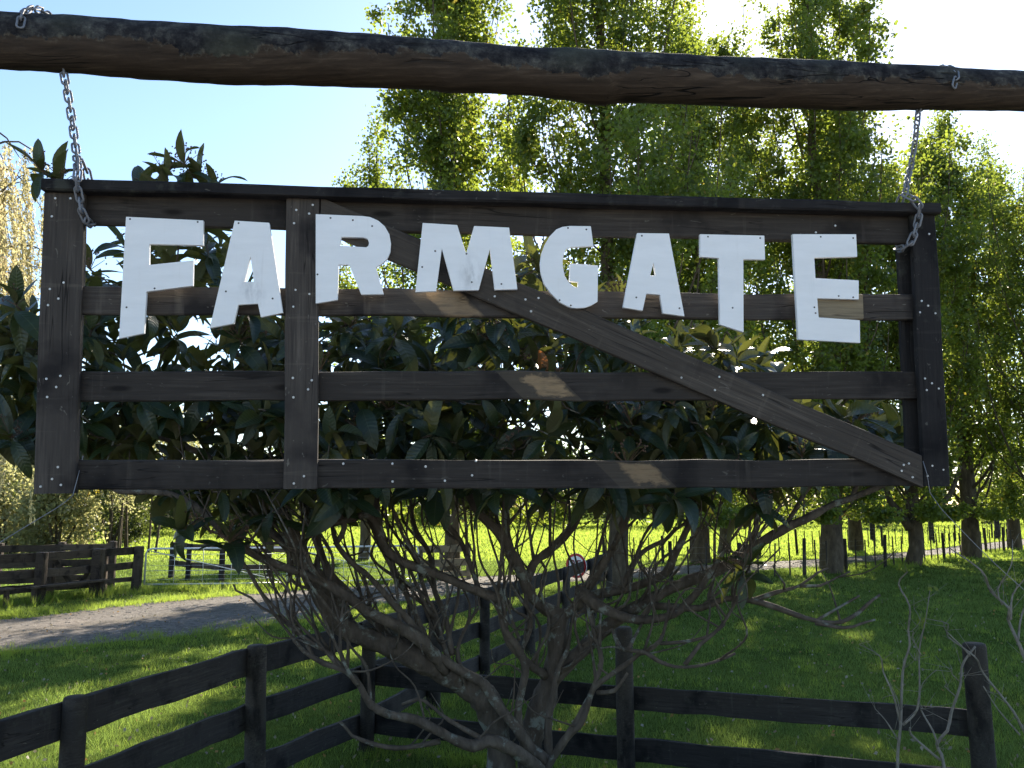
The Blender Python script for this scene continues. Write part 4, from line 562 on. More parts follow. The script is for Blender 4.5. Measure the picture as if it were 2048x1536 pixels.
# loose stones, mostly along the edges and the crown of the drive
rs_ = np.random.default_rng(31)
ns_ = 5200
si = rs_.integers(40, 260, ns_)
st_ = np.where(rs_.random(ns_) < .72, np.abs(rs_.normal(0, .07, ns_)), rs_.uniform(0, 1, ns_)); st_ = np.where(rs_.random(ns_) < .5, st_, 1 - st_)
sp_ = ne2[si] * (1 - st_[:, None]) + fe2[si] * st_[:, None] + rs_.normal(0, .05, (ns_, 3))
sp_[:, 2] = gz(sp_[:, 0], sp_[:, 1]) + .008 + .03 * np.sin(np.pi * np.clip(st_, 0, 1))
sr_ = rs_.uniform(.010, .034, ns_)
dirs = np.array([(1, 0, 0), (0, 1, 0), (-1, 0, 0), (0, -1, 0)], float)
tris = []
for k in range(4):
    a_, b_ = dirs[k], dirs[(k + 1) % 4]
    for top in (.7, -.5):
        tri = np.stack([sp_ + sr_[:, None] * a_, sp_ + sr_[:, None] * b_, sp_ + sr_[:, None] * np.array((0.1, 0, top))], 1)
        tris.append(tri)
o = link("loose_gravel", bulk_mesh("loose_gravel", np.concatenate(tris).reshape(-1, 3), 3), flat("gravel_stone", (.22, .20, .175), .9, nscale=3, var=.6))
tag(o, "loose stones scattered along the gravel drive", "gravel", kind="stuff")

# grass blades over the part of the pasture that is near enough to show them
def grass(name, x, y, hgt, wid, lean, tint, label, mat='blade'):
    rng = np.random.default_rng(len(x))
    n = len(x)
    a = rng.uniform(0, 2 * np.pi, n)
    z = gz(x, y)
    B = np.stack([x, y, z - .005], 1)
    side = np.stack([np.cos(a), np.sin(a), np.zeros(n)], 1) * (wid / 2)[:, None]
    b = rng.uniform(0, 2 * np.pi, n)
    ln = np.stack([np.cos(b), np.sin(b), np.zeros(n)], 1) * (hgt * lean * rng.uniform(.2, 1, n))[:, None]
    up = np.stack([np.zeros(n), np.zeros(n), hgt], 1)
    T = B + up + ln
    Vv = np.stack([B - side, B + side, T], 1).reshape(-1, 3)
    o = link(name, bulk_mesh(name, Vv, 3, tint), M[mat])
    return tag(o, label, "grass", kind="stuff")
rng = np.random.default_rng(11)
N = 430000
yy = 6.6 * (38 / 6.6) ** rng.random(N)
xx = rng.uniform(-.68, .68, N) * yy
keep = ~in_drive(xx, yy)
xx, yy = xx[keep], yy[keep]
cl = .5 + .5 * np.sin(xx * 2.1 + np.sin(yy * 1.7)) * np.sin(yy * 1.3 + .6 * np.sin(xx * .9))
cl2 = .5 + .5 * np.sin(xx * 5.3 + 2 * np.sin(yy * 3.1)) * np.sin(yy * 4.1 + np.sin(xx * 3.9))
hh = (.026 + .06 * rng.random(len(xx)) ** 1.8) * (.45 + .6 * cl + .7 * cl2 ** 2) * np.clip(.9 + yy / 60, 1, 1.6)
ww = np.clip(.0035 * yy / 7, .004, .02)
grass("paddock_grass", xx, yy, hh, ww, .9, np.clip(.10 + .38 * cl + .18 * np.sin(xx * .55 + 1.3) * np.sin(yy * .41) + rng.normal(0, .2, len(xx)), 0, 1), "short green pasture grass over the paddock and verges")
N = 170000
yy = 36 * (125 / 36) ** rng.random(N)
xx = rng.uniform(-.66, .68, N) * yy
keep = ~in_drive(xx, yy)
xx, yy = xx[keep], yy[keep]
grass("field_grass", xx, yy, (.10 + .10 * rng.random(len(xx))) * yy / 60, .0016 * yy, .8, np.clip(.45 + rng.normal(0, .2, len(xx)), 0, .93), "bright grass of the open field beyond the drive", 'field_blade')
# rank tufts along the yards, the drive edge and the fence feet
tx, ty, th = [], [], []
def tufts(path, n, spread, h):
    P = resample(catmull([(*p, 0) for p in path], .3), 300)
    for k in range(n):
        c = P[rng.integers(300)][:2] + rng.normal(0, spread, 2)
        m = rng.integers(8, 26)
        q = c + rng.normal(0, .06, (m, 2))
        tx.extend(q[:, 0]); ty.extend(q[:, 1]); th.extend(h * rng.uniform(.5, 1.2, m))
tufts([(-14, 16.6), (-11.3, 20.4), (-10.2, 23.3), (-7, 24.2), (-3, 26.3)], 330, .35, .26)
tufts([(-12.4, 15.9), (-9.3, 20.1), (-6.5, 23.4)], 260, .22, .14)
tufts([(-2.6, 5.2), (-1.38, 8.5), (.1, 13.4), (2.5, 21.5)], 150, .16, .16)
tufts([(-1.3, 8.4), (.95, 7.6), (3.5, 6.7)], 150, .14, .13)
tufts([(4.6, 25.8), (16.2, 34.4), (27, 46)], 200, .3, .22)
tufts([(-9, 12.6), (-5, 16.4), (-2.9, 20.2)], 320, .40, .13)
tufts([(-5.2, 12), (-3.4, 15), (-2.4, 17.5)], 120, 1.2, .11)
tufts([(2, 10), (5, 13), (8, 18), (11, 24)], 160, 2.0, .10)
tufts([(-3.5, 9.5), (-2, 12), (-1, 14)], 130, .9, .10)
tufts([(.5, 9.3), (3, 9), (5.5, 9.5), (7, 13), (3, 14)], 330, 1.1, .10)
tx, ty, th = map(np.array, (tx, ty, th))
grass("tall_grass", tx, ty, th, np.clip(.005 * ty / 8, .006, .02), .8, np.clip(.45 + rng.normal(0, .22, len(tx)), 0, 1), "taller grass tufts along the yard rails, drive edge and fence feet", 'field_blade')

def quads(centre, length, width, normal_bias=None, rng=None, droop=None):
    """Diamond leaf quads at the given centres with random facing."""
    n = len(centre)
    d = rng.normal(0, 1, (n, 3))
    if droop is not None: d = d + np.asarray(droop)
    d /= np.linalg.norm(d, axis=1)[:, None]
    e = rng.normal(0, 1, (n, 3)); s = np.cross(d, e); s /= np.linalg.norm(s, axis=1)[:, None] + 1e-9
    L = (length * rng.uniform(.7, 1.25, n))[:, None] / 2
    Wd = (width * rng.uniform(.75, 1.2, n))[:, None] / 2
    return np.stack([centre - d * L, centre + s * Wd - d * L * .2, centre + d * L, centre - s * Wd - d * L * .2], 1).reshape(-1, 3)

# fallen leaves on the shaded paddock
n = 1900
ly = 7 * (30 / 7) ** rng.random(n); lx = rng.uniform(-.62, .62, n) * ly
cc = np.stack([lx, ly, gz(lx, ly) + .035 + .03 * rng.random(n)], 1)
o = link("fallen_leaves", bulk_mesh("fallen_leaves", quads(cc, .05, .034, rng=rng), 4, rng.random(n)), M['litter'])
tag(o, "pale fallen leaves and clover heads scattered over the grass", "leaves", kind="stuff")

# ------------------------------------------------------------------ the hanging gate sign
GR = Matrix([[*r] for r in GATE_R]).to_4x4()
GR.translation = GATE_O
gate = empty("hanging_gate", (0, 0, 0), "old dark timber farm gate hung from the log as a sign with white letters", "gate")
gate.matrix_world = GR
W2 = 1.64
def gboard(name, u0, v0, u1, v1, width, w, thick, mat, seed, **kw):
    """Board in gate space: from (u0,v0) to (u1,v1) along its centre line, faces at depth w (front) .. w+thick."""
    d = Vector((u1 - u0, 0, v1 - v0)); L = d.length
    me = board_mesh(L, width, thick, seed, **kw)
    o = link(name, me, mat, gate)
    x = d.normalized(); y = Vector((0, 1, 0)); z = x.cross(y)
    Mx = Matrix((x, y, z)).transposed().to_4x4(); Mx.translation = (u0, w + thick / 2, v0)
    o.matrix_basis = Mx
    return o
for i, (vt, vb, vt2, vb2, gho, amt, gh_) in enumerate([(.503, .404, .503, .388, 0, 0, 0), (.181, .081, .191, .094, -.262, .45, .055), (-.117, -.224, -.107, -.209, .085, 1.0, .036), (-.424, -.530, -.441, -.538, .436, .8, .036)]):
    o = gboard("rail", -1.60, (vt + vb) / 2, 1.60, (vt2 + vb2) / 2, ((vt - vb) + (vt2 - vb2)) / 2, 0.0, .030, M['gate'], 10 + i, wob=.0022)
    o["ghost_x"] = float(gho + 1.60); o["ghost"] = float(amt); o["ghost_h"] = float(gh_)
def stile(u0, u1, vt, vb, w, mat, seed, thick=.026):
    return gboard("stile", (u0 + u1) / 2, vb, (u0 + u1) / 2 - .004, vt, u1 - u0, w, thick, mat, seed)
stile(-1.638, -1.503, .500, -.535, -.028, M['gate'], 20); stile(-.816, -.700, .504, -.527, -.028, M['gate'], 21); stile(1.532, 1.634, .500, -.540, -.028, M['dark_stile'], 22)
stile(-1.638, -1.523, .497, -.533, .032, M['dark_stile'], 23); stile(1.508, 1.630, .497, -.538, .032, M['dark_stile'], 24)
gboard("diagonal_brace", -.700, .448, 1.530, -.484, .112, -.0285, .0265, M['brace'], 25, cut0=-.42, cut1=-.42)
gboard("repair_block", 1.13, .137, 1.322, .137, .098, -.028, .024, M['pale'], 26)
o = gboard("top_cap", -1.640, .521, 1.637, .519, .040, -.056, .125, M['dark_stile'], 27, ch=.005)
# nail heads
nb = MB()
for (u, v) in NAILS:
    nb.tube([(u, -.0280, v), (u, -.0305, v)], [.0045, .0036], 8)
tag(link("nail_heads", nb.mesh("nail_heads"), M['nail'], gate), kind="stuff")

words = ["F", "first A, below-left of the middle stile", "R", "M", "G", "second A", "T", "E"]
nth = {}
for ch_, outer, hole, screws in LETTERS:
    nth[ch_] = nth.get(ch_, 0) + 1
    bm = bmesh.new()
    for ring in (outer, hole):
        if ring:
            vs = [bm.verts.new((u, 0, v)) for u, v in ring]
            for i in range(len(vs)): bm.edges.new((vs[i], vs[(i + 1) % len(vs)]))
    bmesh.ops.triangle_fill(bm, use_beauty=True, use_dissolve=False, edges=bm.edges[:])
    bm.normal_update()
    for f in bm.faces:
        if f.normal.y > 0: f.normal_flip()
    ext = bmesh.ops.extrude_face_region(bm, geom=bm.faces[:])
    nv = [g for g in ext["geom"] if isinstance(g, bmesh.types.BMVert)]
    bmesh.ops.translate(bm, verts=nv, vec=(0, .0165, 0))
    bmesh.ops.recalc_face_normals(bm, faces=bm.faces[:])
    me = bpy.data.meshes.new("letter"); bm.to_mesh(me); bm.free()
    o = link("letter", me, M['paint'], gate)
    o.location = (0, -.0465, 0)
    md = o.modifiers.new("edge", 'BEVEL'); md.width = .0014; md.segments = 2; md.limit_method = 'ANGLE'; md.angle_limit = R(40)
    o["label"] = {"A": "white painted letter A %s" % ("between the letters F and R" if nth[ch_] == 1 else "between the letters G and T")}.get(ch_, "white painted letter %s" % ch_)
    o["smudge"] = 1.0 if (ch_ == "M" or (ch_ == "A" and nth["A"] == 1)) else 0.0
    o["smudge_x"] = {"A": -.93, "M": -.165}.get(ch_, 0.0); o["smudge_z"] = {"A": .155, "M": .235}.get(ch_, 0.0)
    sb = MB()
    for (u, v) in screws: sb.tube([(u, .0002, v), (u, -.0012, v)], [.0036, .0028], 7)
    tag(link("screws", sb.mesh("screws"), M['screw'], o), kind="stuff")

# ------------------------------------------------------------------ the log crossbeam on its two posts
log = empty("log_crossbeam", (0, 0, 0), "round weathered log beam spanning overhead that carries the hanging gate", "beam")
BP = np.array(BEAM)[1:-1]
P = catmull([tuple(b) for b in BP], .035)
rng = np.random.default_rng(21)
v, f, ar = [], [], []
S_ = 26
for i, (x, y, z, r) in enumerate(P):
    for k in range(S_):
        t = 2 * math.pi * k / S_
        lump = 1 + .008 * math.sin(3.1 * x + 2 * t) + .007 * math.sin(7.3 * x - 3 * t) + .010 * math.sin(17 * x + t * 5) + .008 * math.sin(41 * x + t * 3) + rng.normal(0, .005)
        rr = r * lump
        v.append((x, y + rr * math.sin(t), z + rr * math.cos(t))); ar.append(math.cos(t))
n_ = len(P)
for i in range(n_ - 1):
    for k in range(S_):
        a, b = i * S_ + k, i * S_ + (k + 1) % S_
        f.append((a, a + S_, b + S_, b)[::-1])
f.append(tuple(range(S_))[::-1]); f.append(tuple((n_ - 1) * S_ + k for k in range(S_)))
me = mesh("log", v, f)
at = me.attributes.new("around", 'FLOAT_VECTOR', 'POINT')
at.data.foreach_set("vector", np.array([(a, 0, 0) for a in ar], dtype=np.float32).ravel())
link("log", me, M['log'], log, smooth=True)
for x, y in ((-2.62, 2.78), (2.75, 3.42)):
    zb = float(np.interp(x, P[:, 0], P[:, 2] - P[:, 3] * .7))
    yb = float(np.interp(x, P[:, 0], P[:, 1]))
    g0 = float(gz(x, yb))
    o = link("support_post", post_mesh(zb - g0, .085, int(x * 10) % 7, 16), M['post'], log, smooth=True)
    o.location = (x, yb, g0)

# ------------------------------------------------------------------ the two chains, each link on its own
def link_mesh():
    mb = MB(); pts = []
    a, r = .0155, .0118           # half straight length, end radius (centre line)
    for k in range(9):
        t = -math.pi / 2 + math.pi * k / 8
        pts.append((a + r * math.cos(t) - .0, r * math.sin(t), 0))
    for k in range(9):
        t = math.pi / 2 + math.pi * k / 8
        pts.append((-a + r * math.cos(t), r * math.sin(t), 0))
    n = len(pts); sides = 7; rad = .0041
    P = np.array(pts)
    for i in range(n):
        T = P[(i + 1) % n] - P[i - 1]; T /= np.linalg.norm(T)
        w = np.array([0, 0, 1.0]); u = np.cross(w, T)
        for k in range(sides):
            t = 2 * math.pi * k / sides
            mb.v.append(P[i] + rad * (math.cos(t) * u + math.sin(t) * w))
    for i in range(n):
        for k in range(sides):
            a0, a1 = i * sides + k, i * sides + (k + 1) % sides
            b0, b1 = ((i + 1) % n) * sides + k, ((i + 1) % n) * sides + (k + 1) % sides
            mb.f.append((a0, a1, b1, b0))
    me = mb.mesh("chain_link"); me.materials.append(M['galv'])
    me.polygons.foreach_set("use_smooth", [True] * len(me.polygons))
    return me
LM = link_mesh()
rng = np.random.default_rng(8)
for ci, path in enumerate(CHAINS):
    ch = empty("hanging_chain", path[7], ["galvanised steel chain holding up the gate end beside the letter F", "galvanised steel chain holding up the gate end beside the letter E"][ci], "chain", "chains holding up the gate")
    D = catmull(path, .01)
    d = np.concatenate([[0], np.cumsum(np.linalg.norm(np.diff(D, axis=0), axis=1))])
    pitch = .0375
    nl = int(d[-1] / pitch)
    base = Vector(path[7])
    up = Vector((0, -1, .2)).normalized()
    for k in range(nl):
        s0, s1 = k * pitch, (k + 1) * pitch
        p0 = Vector([float(np.interp(s0, d, D[:, j])) for j in range(3)]); p1 = Vector([float(np.interp(s1, d, D[:, j])) for j in range(3)])
        x = (p1 - p0).normalized()
        y = (up - x * up.dot(x)).normalized(); z = x.cross(y)
        ang = R(0 if k % 2 else 90) + R(35) + rng.normal(0, .16)
        q = Quaternion(x, ang)
        o = link("chain_link", LM, None, ch)
        Mx = Matrix((x, q @ y, q @ z)).transposed().to_4x4(); Mx.translation = (p0 + p1) / 2 - base
        o.matrix_basis = Mx
        up = y

for wi, path in enumerate(WIRES):
    mb = MB(); mb.tube(catmull(path, .05), .0016, 5)
    tag(link("tie_wire", mb.mesh("tie_wire"), M['wire'], smooth=True), ["thin tie wire slanting down from the gate's bottom corner below the F", "thin tie wire slanting down from the gate's bottom corner below the E"][wi], "wire")

# ------------------------------------------------------------------ fences
def rail_fence(name, label, posts, rails, hgt, mat, side=1, pr=.075, group=None, thick=.04, square=False, skip_posts=(), pm=None, rail_skip=(), seed=0, z_extra=0.0):
    """posts: (x, y) in order; rails: (z centre, width); rails run on one side of the posts."""
    e = empty(name, (posts[0][0], posts[0][1], 0), label, "fence", group)
    ox, oy = posts[0]
    for i, (x, y) in enumerate(posts):
        if i in skip_posts: continue
        g0 = float(gz(x, y))
        o = link("post", post_mesh(hgt + z_extra - (g0 if g0 < .3 else .3 * 0 + g0), pr * (1 + .08 * math.sin(i * 3.3 + seed)), seed * 31 + i, 14, square), pm or M['post'], e, smooth=not square)
        o.location = (x - ox, y - oy, g0); o.rotation_euler = (R(1.2 * math.sin(i * 5 + seed)), R(1.2 * math.cos(i * 7 + seed)), i * .7 if not square else 0)
    for i in range(len(posts) - 1):
        a, b = Vector((*posts[i], 0)), Vector((*posts[i + 1], 0))
        d = (b - a).normalized(); nrm = Vector((-d.y, d.x, 0)) * side * (pr + thick / 2 - .012)
        for j, (z, w) in enumerate(rails):
            if (i, j) in rail_skip: continue
            dz = .008 * math.sin(i * 4.1 + j * 2.3 + seed)
            aa = a + nrm - d * .02; bb = b + nrm + d * .02
            st = .002 * ((i % 2) * 2 - 1)
            board_between("rail", (aa.x - ox + nrm.x * st, aa.y - oy + nrm.y * st, z + dz), (bb.x - ox, bb.y - oy, z - dz), w, thick, mat, e, seed * 100 + i * 10 + j, wob=.004)
    return e
rail_fence("post_and_rail_fence", "dark three rail timber fence running away past the corner post behind the loquat", [(-3.0, 3.35), (-2.53, 5.19), (-2.0, 7.05), (-1.38, 8.54), (-.90, 10.2), (-.36, 11.75), (.28, 13.6), (.95, 15.7), (1.66, 18.1), (2.3, 20.8)],
           [(1.065, .21), (.66, .19), (.23, .19)], 1.20, M['fence'], side=1, pr=.078, seed=1, z_extra=0.0)
rail_fence("post_and_rail_fence", "dark two rail fence of tall round posts closing the front of the paddock", [(-1.38, 8.54), (.96, 7.58), (3.50, 6.70)],
           [(.665, .19), (.235, .19)], 1.27, M['fence'], side=1, pr=.083, seed=2, skip_posts=(0,))

# speed sign fixed to the fence
sg = empty("speed_sign", (1.30, 17.75, 1.08), "round red ringed 25 speed sign on the fence behind the loquat branches", "sign")
sg.rotation_euler = (0, 0, R(-38))
mb = MB(); mb.tube([(0, 0, 0), (0, .012, 0)], .25, 32); link("plate", mb.mesh("plate"), M['signwhite'], sg)
mb = MB()
for k in range(40):
    t0, t1 = 2 * math.pi * k / 40, 2 * math.pi * (k + 1) / 40
    b0 = len(mb.v)
    for r in (.247, .198):
        for t in (t0, t1): mb.v.append((r * math.cos(t), -.004, r * math.sin(t)))
    mb.f.append((b0, b0 + 1, b0 + 3, b0 + 2)[::-1])
link("red_ring", mb.mesh("red_ring"), M['red'], sg)
tc = bpy.data.curves.new("digits", 'FONT'); tc.body = "25"; tc.size = .30; tc.align_x = 'CENTER'; tc.align_y = 'CENTER'; tc.extrude = .001
to = bpy.data.objects.new("digits_tmp", tc); C.objects.link(to)
dg = bpy.context.evaluated_depsgraph_get()
tm = bpy.data.meshes.new_from_object(to.evaluated_get(dg)); bpy.data.objects.remove(to)
tm.materials.clear()
o = link("digits", tm, M['digit'], sg); o.location = (0, -.006, 0); o.rotation_euler = (R(90), 0, 0)

# stock yards at the left
rail_fence("stockyard_fence", "brown sunlit stockyard rails beside the drive with a low plank step", [(-14.2, 16.9), (-12.65, 18.9), (-11.28, 20.97), (-10.72, 22.6), (-10.28, 24.0)],
           [(1.06, .20), (.66, .19), (.30, .12)], 1.18, M['yard'], side=1, pr=.13, seed=4, square=True, pm=M['yard'])
rail_fence("stockyard_fence", "brown stockyard rails at the back of the pen, furthest from the drive", [(-15.5, 22.4), (-13.9, 23.6), (-12.6, 24.4), (-11.4, 24.9)],
           [(1.12, .18), (.70, .18), (.28, .18)], 1.28, M['yard'], side=-1, pr=.10, seed=5, square=True, pm=M['yard'])
rail_fence("stockyard_fence", "brown stockyard rails crossing the pen behind the near rails", [(-13.6, 19.6), (-12.6, 20.9), (-11.75, 22.3), (-11.1, 23.8)],
           [(1.02, .17), (.62, .17), (.24, .17)], 1.12, M['yard'], side=1, pr=.10, seed=6, square=True, pm=M['yard'])
st = empty("plank_step", (-11.75, 19.6, 0), "low sunlit plank step along the foot of the stockyard rails", "step")
for i, (a, b) in enumerate([((-13.3, 17.35), (-11.45, 20.1)), ((-11.25, 20.5), (-10.45, 22.6))]):
    o = board_between("plank", (a[0] + 11.75, a[1] - 19.6, .40 - .01 * i), (b[0] + 11.75, b[1] - 19.6, .40 - .01 * i), .05, .26, M['yard'], st, 60 + i)
    for q in (a, b):
        l_ = link("leg", post_mesh(.375, .05, i, 8, True), M['yard'], st); l_.location = (q[0] + 11.75 + .12 * (1 if q is a else -1) * .3, q[1] - 19.6 + .12 * (1 if q is a else -1), 0)
dr = empty("draughting_gate", (-11.1, 22.4, 0), "dark timber draughting gate with a V brace inside the stockyard", "gate")
for k, z in enumerate((.25, .62, 1.02)): board_between("rail", (-.55, -.55, z), (.35, .75, z), .16, .03, M['yard'], dr, 70 + k)
for k, (a, b) in enumerate([((-.5, -.50, 1.1), (-.12, .06, .2)), ((.3, .68, 1.1), (-.08, .12, .2))]): board_between("brace", (a[0] + .03, a[1] - .03, a[2]), (b[0] + .03, b[1] - .03, b[2]), .12, .03, M['yard'], dr, 75 + k)

rail_fence("field_fence", "two rail brown fence standing in the sunlit field behind the pipe gate", [(-10.9, 28.0), (-9.95, 26.9), (-8.65, 26.1), (-7.1, 25.6), (-6.2, 25.4)],
           [(1.02, .20), (.46, .17)], 1.12, M['yard'], side=1, pr=.075, seed=7, square=True, pm=M['post'])
rail_fence("field_fence", "short pale timber rail fence at the far end of the pipe gates", [(-2.75, 26.3), (-2.15, 26.75), (-1.35, 27.3)],
           [(.98, .22), (.55, .22), (.20, .18)], 1.08, M['pale'], side=-1, pr=.07, seed=8, square=True, pm=M['pale'])

def pipe_gate(a, b, label):
    e = empty("pipe_gate", (a[0], a[1], 0), label, "gate", "galvanised pipe gates across the yard")
    d = Vector((b[0] - a[0], b[1] - a[1], 0)); L = d.length; d.normalize()
    def at(s, z): return (d.x * s, d.y * s, z)
    z0, z1 = .13, 1.10
    mb = MB()
    ring = [at(.0, z0), at(.0, z1 - .15), at(.04, z1 - .04), at(.15, z1), at(L - .15, z1), at(L - .04, z1 - .04), at(L, z1 - .15), at(L, z0)]
    mb.tube(ring, .027, 8); mb.tube([at(0, z0), at(L, z0)], .022, 8)
    link("frame", mb.mesh("frame"), M['pipe'], e, smooth=True)
    mb = MB(); mb.tube([at(.12, z1 - .06), at(L * .97, z0 + .05)], .013, 6); link("brace", mb.mesh("brace"), M['pipe'], e, smooth=True)
    for k in range(1, 5):
        mb = MB(); s = L * k / 5; mb.tube([at(s, z0), at(s, z1)], .008, 6); link("stay", mb.mesh("stay"), M['pipe'], e, smooth=True)
    for k, z in enumerate((.26, .38, .50, .64, .79, .94)):
        mb = MB(); mb.tube([at(0, z), at(L, z)], .0035 if k not in (2, 5) else .007, 5); link("bar", mb.mesh("bar"), M['pipe'], e, smooth=True)
pipe_gate((-10.12, 24.15), (-6.35, 24.75), "galvanised pipe and mesh gate hung next to the stockyard rails")
pipe_gate((-6.25, 24.8), (-2.80, 26.1), "galvanised pipe and mesh gate half hidden behind the loquat limbs")

def batten_fence(label, path, step, pevery, hgt, seed):
    P = catmull([(*p, 0) for p in path], .2)
    d = np.concatenate([[0], np.cumsum(np.linalg.norm(np.diff(P, axis=0), axis=1))])
    n = int(d[-1] / step)
    e = empty("batten_fence", (path[0][0], path[0][1], 0), label, "fence", "post and batten fences along the drive")
    ox, oy = path[0]
    rng = np.random.default_rng(seed)
    pm = [post_mesh(hgt, .062, seed + k, 10) for k in range(3)]
    bms = [board_mesh(hgt * .92, .045, .035, seed + k, seg=2) for k in range(3)]
    for m in pm: m.materials.append(M['post']); m.polygons.foreach_set("use_smooth", [True] * len(m.polygons))
    for m in bms: m.materials.append(M['post'])
    for k in range(n + 1):
        s = k * step
        x, y = float(np.interp(s, d, P[:, 0])), float(np.interp(s, d, P[:, 1]))
        if k % pevery == 0:
            o = link("post", pm[k % 3], None, e); o.location = (x - ox, y - oy, 0); o.rotation_euler = (rng.normal(0, .03), rng.normal(0, .03), rng.uniform(0, 6)); o.scale = (1, 1, rng.uniform(.94, 1.06))
        else:
            o = link("batten", bms[k % 3], None, e); o.location = (x - ox, y - oy, .04); o.rotation_euler = (rng.normal(0, .03), -math.pi / 2 + rng.normal(0, .03), 0); o.scale = (rng.uniform(.93, 1.03), 1, 1)
    for z in (.25, .45, .65, .85, 1.02):
        mb = MB(); Q = P[::5].copy(); Q[:, 0] -= ox; Q[:, 1] -= oy - .03; Q[:, 2] = z
        mb.tube(Q, .0022, 4); link("wire", mb.mesh("wire"), M['wire'], e)
batten_fence("post and batten wire fence on the near side of the drive, under the poplars", [(2.9, 23.6), (4.65, 25.8), (9.42, 28.67), (11.9, 30.9), (16.4, 34.9), (23.6, 42.25), (28.5, 47.5)], .72, 4, 1.18, 41)
batten_fence("post and batten wire fence on the far side of the drive, against the bright field", [(3.5, 33.2), (8.0, 36.6), (12.6, 40.4), (19.1, 46.8), (25.8, 52.6), (36, 62)], .80, 4, 1.12, 51)
for k, (x, y) in enumerate([(23.2, 56.0), (26.6, 55.2), (32.8, 58.8)]):
    o = link("strainer_post", post_mesh(1.5, .17, 90 + k, 12), M['post'], smooth=True); o.location = (x, y, 0)
    tag(o, ["thick strainer post out in the bright field behind the poplars, leftmost of three", "thick strainer post out in the bright field behind the poplars, middle of three", "thick strainer post out in the bright field behind the poplars, rightmost of three"][k], "post", "strainer posts in the field")

